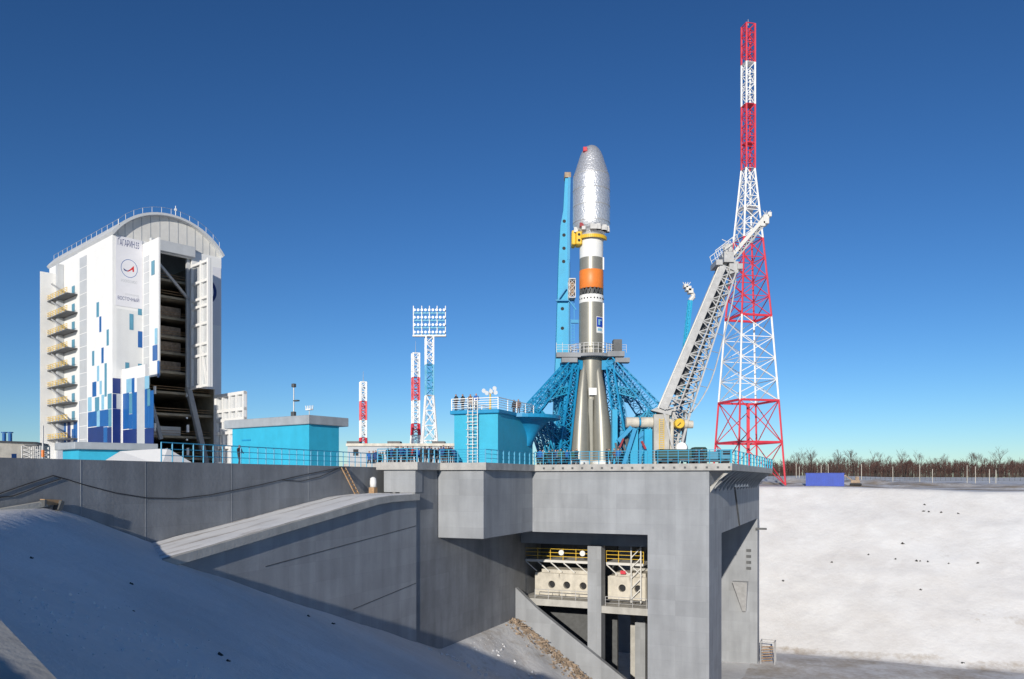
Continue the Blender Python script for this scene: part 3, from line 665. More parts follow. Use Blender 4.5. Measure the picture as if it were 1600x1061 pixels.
for i in range(NB):
    f0, f1 = i/NB, (i+1)/NB
    for d in (-1.2, 1.2):
        b.bar(q(f0,.18,d), q(f1,1,d), .11); b.bar(q(f0,1,d), q(f1,.18,d), .11); b.bar(q(f1,.1,d), q(f1,1,d), .11)
    for s in (.18, 1): b.bar(q(f0,s,-1.2), q(f1,s,1.2), .1); b.bar(q(f1,s,-1.2), q(f1,s,1.2), .1)
b.build('web_bracing', 'steel', bm_)
part('inner_shade', 'steel_dark', bm_, lambda b: [b.bar(q(.12,.35,.5), q(.97,.42,.5), .9, 1.0), b.bar(q(.05,.72,.7), q(.9,.75,.7), .35)], T=ident)  # dark boxes stand in for the shadow inside the lattice
b = MB(); prev = None
for i in range(17):                                # hanging cable on the outer side
    f = i/16; p = q(f, 1.05+.42*math.sin(math.pi*f)**.8+.05*math.sin(9*f), -.6)
    if prev is not None: b.bar(prev, p, .13)
    if i % 2: b.bar(p, q(f, 1, -1.0), .06)
    prev = p
b.build('hanging_cable', 'steel', bm_)
b = MB(); A0, A1 = Vector(wl(1128,424)), Vector(wl(1193,346)); lattice(b, A0, A1, 9*KW, .9, 8, .16, .09); b.build('upper_arm', 'steel', bm_)
part('arm_plate', 'offwhite', bm_, lambda b: b.bar(A0.lerp(A1,.1)+Vector((-.35,-.55,.1)), A1+Vector((-.1,-.55,.2)), .12, .42), T=ident)
part('arm_head', 'offwhite', bm_, lambda b: [b.box((x0-CX)*KW,(x1-CX)*KW,ZW-.7,ZW+.7,zz(y1,ZW),zz(y0,ZW)) for x0, x1, y0, y1 in ((1190,1199,338,352),(1186,1193,348,356),(1197,1203,334,341))]+[b.bar(wl(1195,340,-.5), wl(1190+3*i,331+2*(i%2),-.5), .06) for i in range(5)], T=ident, bevel=.05)
part('joint_box', 'steel', bm_, lambda b: [b.box((x0-CX)*KW,(x1-CX)*KW,ZW+d0,ZW+1.2,zz(y1,ZW),zz(y0,ZW)) for x0, x1, y0, y1, d0 in ((1114,1124,411,419,-1.5),(1127,1142,398,414,-1.3),(1136,1150,412,430,-1.0),(1148,1156,416,424,-1.2),(1134,1146,380,392,.2))], T=ident)
b = MB()
for dy in (-1.4, 1.2):
    for i in range(6):
        x_ = 1118+i*6.5; y_ = 412-i*5.0
        b.bar(wl(x_,y_,dy), wl(x_-5,y_-15,dy), .06)
        if i: b.bar(wl(x_-11.5,y_-10,dy), wl(x_-5,y_-15,dy), .07); b.bar(wl(x_-9,y_-3,dy), wl(x_-2.5,y_-8,dy), .05)
for i in range(12):
    x_, y_ = rng.uniform(1128,1158), rng.uniform(372,400)
    b.bar(wl(x_,y_,.3), wl(x_+rng.uniform(-9,9),y_+rng.uniform(-7,7),.5), .06)
b.build('top_handrail', 'offwhite', bm_)
b = MB()
for (xa, ya, xb, yb, d) in ((1034,640,1052,712,-.8),(1076,645,1058,712,-.8),(1076,645,1078,668,.4),(1050,640,1064,668,.2),(1064,668,1052,726,.4),(1072,668,1060,726,.6),(1040,634,1080,620,-.5),(1060,612,1050,668,.4),(1075,668,1068,726,1.0)):
    b.bar(wl(xa,ya,d), wl(xb,yb,d), .26)
lattice(b, wl(1058,712,1), wl(1062,640,1), 1.6, 1.4, 5, .14, .09); b.build('foot_frame', 'steel', bm_)
part('ballast_disc', 'yellow', bm_, lambda b: b.tube(wl(1058,663,-1.6), wl(1058,663,-.4), 7.6*KW, n=24), T=ident, bevel=.06)
part('ballast_hub', 'black', bm_, lambda b: b.bar(wl(1054,667,-1.64), wl(1059,662,-1.64), .12, .08), T=ident)
part('ballast_drum', 'cream', bm_, lambda b: [b.tube(wl(1066,663,-.9), wl(1071,663,-.9), 7*KW, n=20), b.tube(wl(1072,664,-.8), wl(1080,664,-.8), 6*KW, n=20)], T=ident)
part('ballast_drum', 'white', bm_, lambda b: b.tube(wl(1061,700,-1.4), wl(1066,700,-.2), 8.2*KW, n=24), T=ident, bevel=.05)
ub = thing('umbilical_mast', 'slim blue mast with a white head standing behind the grey boom', 'mast', (rl(1052,727)[0]*1.06, ZR*1.06, DZ))
def ul(px, py): return ((px-CX)*K*1.06, ZR*1.06, (HY-py)*K*1.06)
b = MB(); lattice(b, ul(1052,729), ul(1078,470), 9*K, .8, 22, .16, .08, w2=5*K, wd2=.5); b.bar(ul(1054,728), ul(1079,470), .5, .3); b.build('shaft', 'mastblue', ub)
b = MB(); b.tube(ul(1078,470), ul(1084,463), .3, n=8); b.tube(ul(1084,463), ul(1080,456), .28, n=8); b.build('elbow', 'offwhite', ub)
part('head', 'offwhite', ub, lambda b: [b.box(ul(x0,0)[0],ul(x1,0)[0],ZR*1.06-.5,ZR*1.06+.5,ul(0,y1)[2],ul(0,y0)[2]) for x0, x1, y0, y1 in ((1071,1079,448,455),(1075,1082,452,459),(1068,1074,445,450))]+[b.bar(ul(1072,450), ul(1067+4*i,441), .07) for i in range(4)], T=ident)
# equipment parked at the right end of the deck
def truck(px, py, Z, m, label, s=1.0):
    k = Z/F; X = (px-CX)*k; t = thing('service_truck', label, 'truck', (X, Z, DZ))
    part('body', m, t, lambda b: b.box(X-2.6*s, X+1.2*s, Z-1.1, Z+1.1, DZ+.75, DZ+1.75), T=ident, bevel=.1)
    part('cab', m, t, lambda b: b.box(X+1.35*s, X+2.9*s, Z-1.05, Z+1.05, DZ+.7, DZ+2.0), T=ident, bevel=.2)
    part('window', 'black', t, lambda b: b.box(X+1.7*s, X+2.6*s, Z-1.09, Z-1.06, DZ+1.35, DZ+1.8), T=ident)
    part('chassis', 'steel_dark', t, lambda b: b.box(X-2.6*s, X+2.8*s, Z-.8, Z+.8, DZ+.5, DZ+.74), T=ident)
    for dx in (-1.8, -.6, 2.1):
        for dy in (-1.0, .8): part('wheel', 'black', t, lambda b: b.tube((X+dx*s,Z+dy,DZ+.42),(X+dx*s,Z+dy+.25,DZ+.42),.42,n=14), T=ident)
truck(1062, 715, 90, 'green', 'dark green service truck parked on the deck below the boom')
truck(1104, 715, 97, 'teal', 'teal service truck parked near the bracketed end of the deck')

# ------------------------------------------------------------------ cyan stair house on the deck
hs = thing('stair_house', 'bright cyan rendered hut with a railed roof on the pad deck', 'building', W(-36, 79, DZ))
HU0, HU1, HV0, HV1, HT = -38.3, -33.3, 74.5, 84.1, 6.75
part('wall', 'cyan', hs, lambda b: b.box(HU0, HU1, HV0, HV1, DZ, HT-.003))
part('roof_edge', 'blue', hs, lambda b: b.box(HU0-.35, HU1+.25, HV0-.35, HV1+.3, HT, HT+.4), bevel=.06)
b = MB(W); n = 24; ring = [(HU1-1.2+4.6*math.cos(math.pi*(-.62+1.05*i/n)), HV1-.9+4.6*math.sin(math.pi*(-.62+1.05*i/n))) for i in range(n+1)]
ring = [p for p in ring if p[0] > HU1-.4]
b.prism([(HU1-1.5, HV1+2.5)]+[(HU1-1.5, HV1-4.5)]+ring, HT-.05, HT+.33); b.build('canopy', 'blue', hs)
b = MB(W); NL = 8; cv = HV1-.9; rr2 = [p for p in ring]
for j in range(NL+1):
    f_ = j/NL; sc_ = 1-.96*f_**.55; zj = HT-.06-3.0*f_**1.25
    for p in rr2: b.v.append(W(HU1+.003+max(0, p[0]-HU1-.25)*sc_, cv+(p[1]-cv)*max(sc_*.9, .18), zj))
m_ = len(rr2)
for j in range(NL):
    for i in range(m_-1): b.f.append((j*m_+i, j*m_+i+1, (j+1)*m_+i+1, (j+1)*m_+i)); b.mi.append(0)
b.build('canopy_haunch', 'blue', hs, smooth=True)
lad = thing('ladder', 'white steel ladder with cage bars up the lit face of the cyan hut', 'ladder', W(-36, HV0-.4, DZ))
ux0, ux1, ux2 = u_on_v(731, HV0-.4), u_on_v(738.5, HV0-.4), u_on_v(746, HV0-.4)
for uu in (ux0, ux1, ux2): part('stile', 'offwhite', lad, lambda b: b.bar((uu,HV0-.4,DZ),(uu,HV0-.4,HT+1.7),.085))
for i in range(19): part('rung', 'offwhite', lad, lambda b: b.bar((ux0,HV0-.4,DZ+.3+i*.34),(ux2,HV0-.4,DZ+.3+i*.34),.05))
for i in range(6):
    zc_ = DZ+2+i*.75; part('hoop', 'offwhite', lad, lambda b: [b.bar((ux0,HV0-.4,zc_),(ux0+.1,HV0-1.0,zc_),.045), b.bar((ux0+.1,HV0-1.0,zc_),(ux2-.1,HV0-1.0,zc_),.045), b.bar((ux2-.1,HV0-1.0,zc_),(ux2,HV0-.4,zc_),.045)])
railing('white pipe railing around the roof of the cyan hut', [(HU0-.2,HV1,HT+.4),(HU0-.2,HV0-.2,HT+.4),(HU1+.1,HV0-.2,HT+.4),(HU1+.1,HV1,HT+.4)], 1.2, 5, 2.3, m='white', balus=1, pw=.09, rw_=.055)
lp = thing('lamp_post', 'yellow post with a cluster of round floodlights on the cyan hut roof', 'lamp', W(u_on_v(766, 78), 78, HT+.4))
lu = u_on_v(766, 78)
part('post', 'yellow', lp, lambda b: b.tube((lu,78,HT+.4),(lu,78,HT+2.5),.13,.08,n=8))
part('cross_arm', 'steel', lp, lambda b: (b.bar((lu-.6,78,HT+2.5),(lu+.6,78,HT+2.5),.09), b.bar((lu,78,HT+2.3),(lu,78,HT+3),.09)))
for (dx, dz) in ((-.65,2.75),(.62,2.95),(-.3,2.5),(.75,2.5),(.2,2.65)):
    part('floodlight', 'lamp', lp, lambda b: b.tube((lu+dx,77.75,HT+dz),(lu+dx,78.05,HT+dz+.05),.24,.12,n=12))

# ------------------------------------------------------------------ huts and tent behind the retaining wall
GZ = 1.05
hb = thing('flat_roof_hut', 'long cyan hut with a thick grey flat roof behind the wall railing', 'building', (-21.6, 85, GZ))
ea = Vector((.574,.819,0)); eb = Vector((-.819,.574,0)); hc = Vector((-21.6,85,0))
def TH(a, b_, z): return hc+ea*a+eb*b_+Vector((0,0,z))
part('wall', 'cyan', hb, lambda b: b.box(.35, 4.6, .35, 13.6, GZ, 5.9), T=TH)
part('roof', 'roof_grey', hb, lambda b: b.box(0, 5.75, 0, 14.7, 5.9, 6.86), T=TH, bevel=.05)
part('wall_strip', 'blue', hb, lambda b: b.box(.30, .345, 10.2, 11.8, 4.4, 4.55), T=TH)
cmst = thing('camera_mast', 'thin pole with cameras on the roof of the flat roofed hut', 'pole', TH(1.5, 4.2, 6.86))
part('pole', 'steel', cmst, lambda b: b.tube((1.5,4.2,6.86),(1.5,4.2,10.6),.08,.05,n=6), T=TH)
part('camera', 'steel_dark', cmst, lambda b: [b.box(1.3,1.7,4.0,4.4,10.2,10.6), b.box(1.2,1.6,3.3,4.0,8.6,8.75), b.box(1.3,1.7,4.0,4.5,6.87,7.5)], T=TH, bevel=.04)
cant = thing('roof_antenna', 'small white spiky antenna on the flat roofed hut', 'antenna', TH(1.2, 1.3, 6.86))
part('stem', 'steel', cant, lambda b: b.tube((1.2,1.3,6.86),(1.2,1.3,7.6),.04,n=6), T=TH)
part('array', 'white', cant, lambda b: [b.box(1,1.4,.9,1.7,7.5,7.65)]+[b.tube((1.2,.8+.25*i,7.6),(1.2,.7+.3*i,8.0),.05,n=5) for i in range(5)], T=TH)
h2 = thing('low_blue_hut', 'low cyan hut with a grey roof slab at the foot of the service tower', 'building', (-39.5, 73, GZ))
hc2 = Vector(((123-CX)/F*73, 73, 0))
def TL(a, b_, z): return hc2+Vector((.80,.60,0))*a+Vector((-.74,.67,0))*b_+Vector((0,0,z))
part('wall', 'cyan', h2, lambda b: b.box(0, 6, 0, 4, GZ, 2.75), T=TL)
part('roof', 'roof_grey', h2, lambda b: b.box(-.5, 6.6, -.5, 4.6, 2.75, 3.4), T=TL, bevel=.04)
part('grey_base', 'concrete', h2, lambda b: b.box(-1.2,-.02,1.0,4.2,GZ,1.75), T=TL)
tn = thing('marquee_tent', 'white marquee tent with a scalloped eave behind the retaining wall', 'tent', (-33, 68, GZ))
def tp(px, py, Z): return at(px, py, Z)
b = MB(); ra_, rb_ = at(188,705,72), at(262,700.5,67); e0, e1_ = at(150,728,70), at(252,728,64.5); e2_, e3 = at(302,724,67), at(230,720,75)
b.add([ra_, rb_, e0, e1_, e2_, e3], [(0,2,3,1),(1,3,4),(1,4,5,0),(0,5,2)], raw=True); b.build('canvas_roof', 'white', tn)
b = MB()
for i in range(9):
    p0 = e0.lerp(e1_, i/9); p1 = e0.lerp(e1_, (i+1)/9); mid = p0.lerp(p1, .5)
    b.add([p0, p1, p1-Vector((0,0,.15)), mid-Vector((0,0,.4)), p0-Vector((0,0,.15))], [(0,1,2,3,4)], raw=True)
b.build('valance', 'white', tn)
for p in (e0, e1_, e2_, e3): part('pole', 'steel', tn, lambda b: b.bar((p.x,p.y,GZ),(p.x,p.y,p.z),.08), T=ident)
sh = thing('white_shed', 'small white shed with two dark blue chimneys at the far end of the wall', 'building', (at(30,715,92).x, 92, GZ))
x0_, x1_, xm_ = at(-60,0,92).x, at(46,0,92).x, at(10,0,92).x
part('wall', 'cream', sh, lambda b: b.add([(x0_,96,GZ),(xm_,90,GZ),(x1_,93,GZ),(x1_-2,99,GZ),(x0_,96,4.2),(xm_,90,4.2),(x1_,93,4.2),(x1_-2,99,4.2)], [(0,1,5,4),(1,2,6,5),(2,3,7,6),(3,0,4,7),(4,5,6,7)]), T=ident)
part('roof', 'steel_dark', sh, lambda b: b.add([(x0_-.3,96.2,4.2),(xm_,89.7,4.2),(x1_+.3,92.9,4.2),(x1_-2,99.3,4.2),(x0_-.3,96.2,4.35),(xm_,89.7,4.35),(x1_+.3,92.9,4.35),(x1_-2,99.3,4.35)], [(0,1,2,3),(7,6,5,4),(0,4,5,1),(1,5,6,2),(2,6,7,3),(3,7,4,0)]), T=ident)
for px in (6.5, 16):
    part('chimney', 'midblue', sh, lambda b: (b.tube(at(px,691,93), at(px,677,93), .2, n=10), b.tube(at(px,676.5,93), at(px,675,93), .32, n=10)), T=ident)
part('window', 'midblue', sh, lambda b: b.add([at(18,709,90.6),at(26,709,91.3),at(26,716,91.3),at(18,716,90.6)], [(0,1,2,3)], raw=True), T=ident)
fp = thing('marker_post', 'orange and grey marker post at the top of the retaining wall', 'post', W(U0-.5, v_on_u(67, U0-.5), 1.17))
pb_ = W(U0-.5, v_on_u(67, U0-.5), 1.17)
part('post', 'steel', fp, lambda b: b.tube(tuple(pb_), tuple(pb_+Vector((0,0,1.9))), .05, n=6), T=ident)
part('band', 'orange', fp, lambda b: b.tube(tuple(pb_+Vector((0,0,.1))), tuple(pb_+Vector((0,0,.5))), .09, n=6), T=ident)
cb = thing('mesh_cage', 'grey mesh cage enclosure beside the white shed', 'cage', at(57, 715, 75))
b = MB(); lattice(b, at(56,717,75), at(56,697,75), 1.7, 1.5, 3, .08, .04, side=Vector((1,0,0))); b.build('frame', 'steel', cb)
part('top', 'steel_dark', cb, lambda b: b.box(at(47,0,75).x, at(68,0,75).x, 74, 76, zz(697,75), zz(695.5,75)), T=ident)
for i in range(7): part('mesh_bar', 'steel', cb, lambda b: b.bar(at(47+3*i,717,74.2), at(47+3*i,697,74.2), .04), T=ident)
# low white building between the huts on the skyline
lb = thing('long_low_building', 'long low white building on the skyline behind the deck crowd', 'building', at(620, 715, 165))
part('wall', 'roof_grey', lb, lambda b: b.box(at(543,0,165).x, at(716,0,165).x, 165, 178, 0, zz(697,165)), T=ident)
part('parapet', 'cream', lb, lambda b: b.box(at(541,0,165).x, at(718,0,165).x, 164.6, 178, zz(697,165), zz(693,165)), T=ident)
for xa in (540, 604, 674): part('roof_unit', 'steel_dark', lb, lambda b: b.box(at(xa,0,165).x, at(xa+20,0,165).x, 166, 169, zz(693,165), zz(689,165)), T=ident)
for xa in (552, 612, 640, 700): part('window', 'black', lb, lambda b: b.box(at(xa,0,165).x, at(xa+8,0,165).x, 164.95, 165.2, zz(712,165), zz(702,165)), T=ident)
# ladder and drum on the ramp
ld = thing('wooden_ladder', 'wooden ladder leaning on the dark wall at the top of the ramp', 'ladder', W(U0+.9, 60.5, -1.3))
for dv in (0, .62):
    part('stile', 'wood', ld, lambda b: b.bar((U0+1.0,60.4+dv,-1.38),(U0+.08,59.6+dv,1.05),.09))
for i in range(8):
    f = (i+.6)/8.5; part('rung', 'wood', ld, lambda b: b.bar((U0+1.0-.92*f,60.4-.8*f,-1.38+2.43*f),(U0+1.0-.92*f,61.02-.8*f,-1.38+2.43*f),.1))
dr = thing('snow_topped_bag', 'white sack standing on a tan crate beside the ramp end wall', 'sack', W(-41.2, 63.4, -1.3))
part('crate', 'wood', dr, lambda b: b.box(-41.4,-40.85,63.2,63.8,-1.32,-.75))
part('sack', 'white', dr, lambda b: b.lathe([(.05,-.75),(.28,-.73),(.31,-.3),(.27,.1),(.1,.22),(.02,.23)], 12, (-41.12,63.5)), smooth=True)

# ------------------------------------------------------------------ mobile service tower
ms = thing('service_tower', 'tall white arched-roof service tower with open doors and blue panels', 'tower', (-84.9, 170, GZ))
mc = Vector((-84.9,170,0)); m1 = Vector((.682,.731,0)); m2 = Vector((-.731,.682,0))
def TM(t, s, z): return mc+m1*t+m2*s+Vector((0,0,z))
TW, TD, EV = 24.4, 40.0, 52.0
def t_of(px): r = (px-CX)/F; return (mc.x-r*mc.y)/(r*m1.y-m1.x)
def s_of(px, t=0): r = (px-CX)/F; p = mc+m1*t; return (p.x-r*p.y)/(r*m2.y-m2.x)
part('side_wall', 'white', ms, lambda b: b.box(0, .6, 0, 20.5, GZ, EV), T=TM)
part('side_wall', 'white', ms, lambda b: b.box(.05, .6, 20.51, TD, GZ, EV), T=TM)
part('far_wall', 'white', ms, lambda b: b.box(TW-.6, TW, .61, TD, GZ, EV), T=TM)
part('rear_wall', 'interior', ms, lambda b: b.box(.61, TW-.61, TD-1, TD, GZ, EV), T=TM)
OT, T0, T1, T2 = 50.3, 6.6, 17.3, 22.8
part('front_wall', 'white', ms, lambda b: b.box(.61, T0, .0, .6, GZ, EV), T=TM)
part('front_wall', 'white', ms, lambda b: b.box(T1, TW, 0, .6, 21, EV), T=TM)
part('front_wall', 'white', ms, lambda b: b.box(T2, TW, 0, .6, GZ, 20.99), T=TM)
part('front_header', 'white', ms, lambda b: b.box(T0, T1, 0, .6, OT, EV), T=TM)
part('inner_face', 'interior', ms, lambda b: (b.box(.62,.9,.7,TD-1.1,GZ,EV), b.box(TW-.9,TW-.62,.7,TD-1.1,GZ,EV)), T=TM)
part('header_box', 'panel_grey', ms, lambda b: b.box(T0+1, T1+.4, -1.1, -.02, OT+.2, OT+2.6), T=TM, bevel=.1)
# arched roof
n = 28; RISE = 6.6; Rr = (TW*TW/4+RISE*RISE)/(2*RISE); ang = math.asin((TW/2)/Rr)
arc = [(TW/2+Rr*math.sin(-ang+2*ang*i/n), EV-(Rr-RISE)+Rr*math.cos(-ang+2*ang*i/n)) for i in range(n+1)]
def arcs(off): return [(TW/2+(x-TW/2)*(1+off/Rr)+0, z+off) for x, z in arc]
b = MB(TM); b.prism(arc, .35, .9, 'y'); b.build('gable', 'offwhite', ms)
b = MB(TM); i_, o_ = arcs(.0), arcs(.5)
for i in range(n):
    b.prism([i_[i], i_[i+1], o_[i+1], o_[i]], -.9, TD+.5, 'y')
rf = b.build('roof', 'roof_white', ms)
for i in range(0, n, 2):                           # panel seams on the gable
    x_, z_ = arc[i]; part('gable_rib', 'roof_grey', ms, lambda b: b.box(x_-.05, x_+.05, .3, .345, EV, max(z_-.05, EV+.1)), T=TM)
b = MB(TM)
for j in range(14):
    s_ = -1+j*3.1; x_, z_ = o_[2]; b.bar((x_,s_,z_),(x_,s_,z_+1.2),.06)
    if j < 13: b.bar((x_,s_,z_+1.2),(x_,s_+3.1,z_+1.2),.05)
for i in range(2, n-1, 2):
    x_, z_ = o_[i]; b.bar((x_,-.8,z_),(x_,-.8,z_+1.2),.06)
    if i+2 < n: b.bar((x_,-.8,z_+1.2),(o_[i+2][0],-.8,o_[i+2][1]+1.2),.05)
b.build('roof_handrail', 'steel', rf)
part('roof_sensor', 'white', rf, lambda b: (b.tube((TW/2+1,-.8,EV+RISE+.3),(TW/2+1,-.8,EV+RISE+2.6),.08,n=6), b.box(TW/2+.8,TW/2+1.2,-1,-.6,EV+RISE+1.5,EV+RISE+2)), T=TM)
# cladding ribs, translucent strips
for i in range(24):
    t_ = .9+i*.24
    part('cladding_rib', 'panel_grey', ms, lambda b: b.box(t_, t_+.03, -.03, -.002, GZ, 36.5 if t_ < 6.4 else EV), T=TM)
sA, sB = s_of(136), s_of(125)
part('light_strip', 'panel_grey', ms, lambda b: b.box(-.08, -.003, sA, sB, GZ, EV-1.5), T=TM)
for i in range(16): part('strip_bar', 'white', ms, lambda b: b.box(-.11, -.081, sA, sB, 3+i*3, 3.15+i*3), T=TM)
# doors
dl = part('door_leaf', 'white', ms, lambda b: b.box(T0-.35, T0, -8.2, -.01, 22, OT+.9), T=TM)
part('glazed_strip', 'panel_grey', dl, lambda b: b.box(T0-.4, T0-.352, -3.6, -.6, 22.5, OT-2), T=TM)
for i in range(11): part('strip_bar', 'white', dl, lambda b: b.box(T0-.43, T0-.401, -3.6, -.6, 24+i*2.3, 24.1+i*2.3), T=TM)
dr_ = part('door_leaf', 'panel_grey', ms, lambda b: b.box(T1+.2, T1+.35, -8.6, -.01, 20.5, 49), T=TM)
part('door_frame', 'white', dr_, lambda b: [b.box(T1-.35, T1+.19, y0, y1, 20.5, 49) for y0, y1 in ((-8.6,-7.9),(-5.1,-4.5),(-.6,-.01))]+[b.box(T1-.34, T1+.18, -7.88, -.61, z_, z_+.55) for z_ in (20.6, 27.5, 30, 34.5, 38.5, 40.2, 44, 48.2)]+[b.bar((T1-.1,-7.6,21),(T1-.1,-5.3,29),.4)], T=TM)
part('door_edge', 'white', ms, lambda b: b.box(T1+.36, T1+.7, -8.6, -8.0, 20.5, 49), T=TM)
ll = part('lower_door_leaf', 'white', ms, lambda b: b.box(1.9, 2.4, -12, -.05, GZ, 23.5), T=TM)
lr = part('lower_door_frame', 'white', ms, lambda b: [b.box(T2+.1, T2+.8, -13.2+i*3.15, -12.6+i*3.15, GZ, 19.6) for i in range(5)]+[b.box(T2+.12, T2+.78, -13.2, -.1, z_, z_+.7) for z_ in (3, 7, 10.3, 13.2, 15.4, 19)], T=TM)
part('lower_door_skin', 'panel_grey', lr, lambda b: b.box(T2+.81, T2+.95, -13.2, -.1, GZ, 19.6), T=TM)
# coloured cladding panels, from measured outlines
def cpx(x): return 40+x/2.467
def cpy(y): return 310+y/2.467
def panel_left(x0, x1, y0, y1, m):
    s0, s1 = sorted((s_of(cpx(x0)), s_of(cpx(x1)))); Z = (TM(0,(s0+s1)/2,0)).y
    part('cladding_panel', m, ms, lambda b: b.box(-.06, -.002, s0, s1-.02, max(GZ, zz(cpy(y1),Z)), zz(cpy(y0),Z)-.03), T=TM)
for a in ((274,283,400,457,'teal'),(285,292,455,515,'midblue'),(313,321,505,567,'teal'),(293,301,575,635,'midblue'),(257,265,588,645,'teal'),(305,313,635,764,'teal'),(276,284,645,705,'ltblue'),(258,273,707,764,'midblue'),(286,294,703,755,'ltblue'),(293,303,757,814,'ltblue'),(268,284,766,821,'teal'),(241,255,766,821,'ltblue'),(317,332,752,811,'teal'),
          (241,274,822,880,'midblue'),(275,286,815,880,'ltblue'),(287,319,815,880,'midblue'),(320,332,812,880,'teal'),(241,300,881,960,'navy'),(301,315,881,960,'midblue'),(316,332,881,960,'navy'),(208,216,780,960,'midblue')): panel_left(*a)
def panel_front(x0, x1, y0, y1, m, name='cladding_panel', y=-.06, parent=None, yb=-.031):
    t0, t1 = t_of(cpx(x0)), t_of(cpx(x1)); Z = TM((t0+t1)/2,0,0).y
    return part(name, m, parent or ms, lambda b: b.box(max(t0,.0), t1-.02, y, yb, max(GZ, zz(cpy(y1),Z)), zz(cpy(y0),Z)-.03), T=TM)
for a in ((400,416,445,507,'teal'),(433,448,425,450,'teal'),(433,450,512,575,'midblue'),(384,399,632,692,'teal'),(433,448,637,690,'teal'),(335,366,693,752,'navy'),(335,350,753,810,'navy'),(350,366,753,810,'panel_grey'),(335,366,811,960,'navy')): panel_front(*a)
def panel_leaf(leaf, tt, x0, x1, y0, y1, m):
    s0, s1 = sorted((s_of(cpx(x0), tt), s_of(cpx(x1), tt))); Z = TM(tt,(s0+s1)/2,0).y
    part('cladding_panel', m, leaf, lambda b: b.box(tt-.06, tt-.002, s0, s1-.02, max(GZ, zz(cpy(y1),Z)), zz(cpy(y0),Z)-.03), T=TM)
for a in ((389,409,695,749,'ltblue'),(410,420,692,749,'midblue'),(376,399,751,889,'midblue'),(400,411,751,830,'teal'),(400,411,831,889,'midblue'),(412,429,747,889,'midblue'),(376,429,890,980,'navy'),(430,459,690,980,'panel_grey'),(460,477,684,734,'ltblue'),(460,469,735,885,'midblue'),(470,480,735,800,'teal'),(470,480,801,885,'midblue'),(481,494,740,885,'midblue'),(460,494,886,980,'navy')): panel_leaf(ll, 1.9, *a)
for a in ((485,497,240,295,'teal'),(498,508,500,562,'ltblue'),(490,508,565,625,'midblue'),(508,516,625,690,'midblue')): panel_leaf(dl, T0-.40, *a)
panel_front(712, 719, 610, 665, 'teal')
# interior floors
for i, z_ in enumerate((4.5, 9.5, 14.5, 19.5, 24, 28.5, 32, 36.5, 41, 45)):
    fl = part('work_floor', 'interior', ms, lambda b: b.box(2.5 if z_ < 21 else T0+.1, TW-1, 3.2 if i % 2 else 2.2, TD-1.2, z_, z_+.5), T=TM)
    for h in (.55, 1.1): part('floor_rail', 'wood', fl, lambda b: b.bar((3 if z_ < 21 else T0+.3,2.3+(i%2),z_+.5+h),(TW-1.2,2.3+(i%2),z_+.5+h),.09), T=TM)
    if i in (1, 4, 5, 6, 7):
        part('equipment', 'rubble' if i > 3 else 'offwhite', fl, lambda b: b.box(T0+2.5,T1-.6,4.4,8,z_+.51,z_+(3.0 if i > 3 else 2.6)), T=TM)
    for t_ in (T0+.6, T1-.5): part('floor_lamp', 'lamp', fl, lambda b: b.box(t_,t_+.35,1.6,2.0,z_-.6,z_-.2), T=TM)
part('diagonal_strut', 'steel', ms, lambda b: (b.bar((T0+1.6,.8,OT-.3),(T1-.2,.9,41),.55), b.bar((T0+1.6,.8,OT-.3),(T0+.4,.9,47.5),.4)), T=TM)
part('leg_strut', 'concrete', ms, lambda b: (b.bar((T1-.3,1.2,21),(T2-.8,1.3,GZ),1.1), b.bar((T0+1.4,1.6,20),(T0+4.4,1.8,9),.8)), T=TM)
part('inner_column', 'panel_grey', ms, lambda b: (b.box(T1-.8,T1-.1,.7,1.4,21,OT), b.box(T0+1.5,T0+2.1,2.0,2.6,21,OT)), T=TM)
for z_ in (5.5, 10.8, 19): 
    for t_ in (9.5, 17.0): part('heater', 'white', ms, lambda b: b.tube((t_,1.4,z_),(t_,1.4,z_+1.7),.32,n=8), T=TM)
# stair bay and annex at the far end of the lit side
S1, S2, S3 = s_of(122), 34.0, s_of(65, -3.5)
ax = part('annex', 'white', ms, lambda b: b.box(-3.8, -.01, S2, S3, GZ, 49.5), T=TM)
for i in range(11): part('annex_seam', 'panel_grey', ax, lambda b: b.box(-3.84, -.5, S2-.03, S2-.002, 4+i*4.1, 4.1+i*4.1), T=TM)
part('bay_column', 'panel_grey', ms, lambda b: b.box(-1.4,-.01,S2-4.5,S2-3.3,GZ,EV-1), T=TM)
for i in range(9):
    z_ = 9.2+i*4.15
    ldg = part('stair_landing', 'steel_dark', ms, lambda b: b.box(-2.3, -.02, S1+.3, S2-.05, z_, z_+.25), T=TM)
    part('stair_flight', 'steel', ldg, lambda b: b.bar((-1.9,S1+2,z_+.3),(-1.9,S2-2,z_+4.1),.25,.35), T=TM)
    part('landing_rail', 'yellow', ldg, lambda b: [b.bar((-2.25,S1+.3,z_+.25+h),(-2.25,S2-.1,z_+.25+h),.09) for h in (.4,.8,1.2)]+[b.bar((-2.25,S1+.3+j*1.9,z_+.25),(-2.25,S1+.3+j*1.9,z_+1.45),.08) for j in range(7)], T=TM)
    part('bay_door', 'teal' if i else 'midblue', ldg, lambda b: b.box(-.1,-.012,S1+2.2,S1+3.8,z_+.3,z_+2.5), T=TM)
for (s0, s1, m) in ((S1+.6,S1+3,'midblue'),(S1+5,S1+7,'navy'),(S1+8,S2-3,'midblue')):
    part('cladding_panel', m, ms, lambda b: b.box(-.009,-.003+.05,s0,s1,GZ,13.5), T=TM)
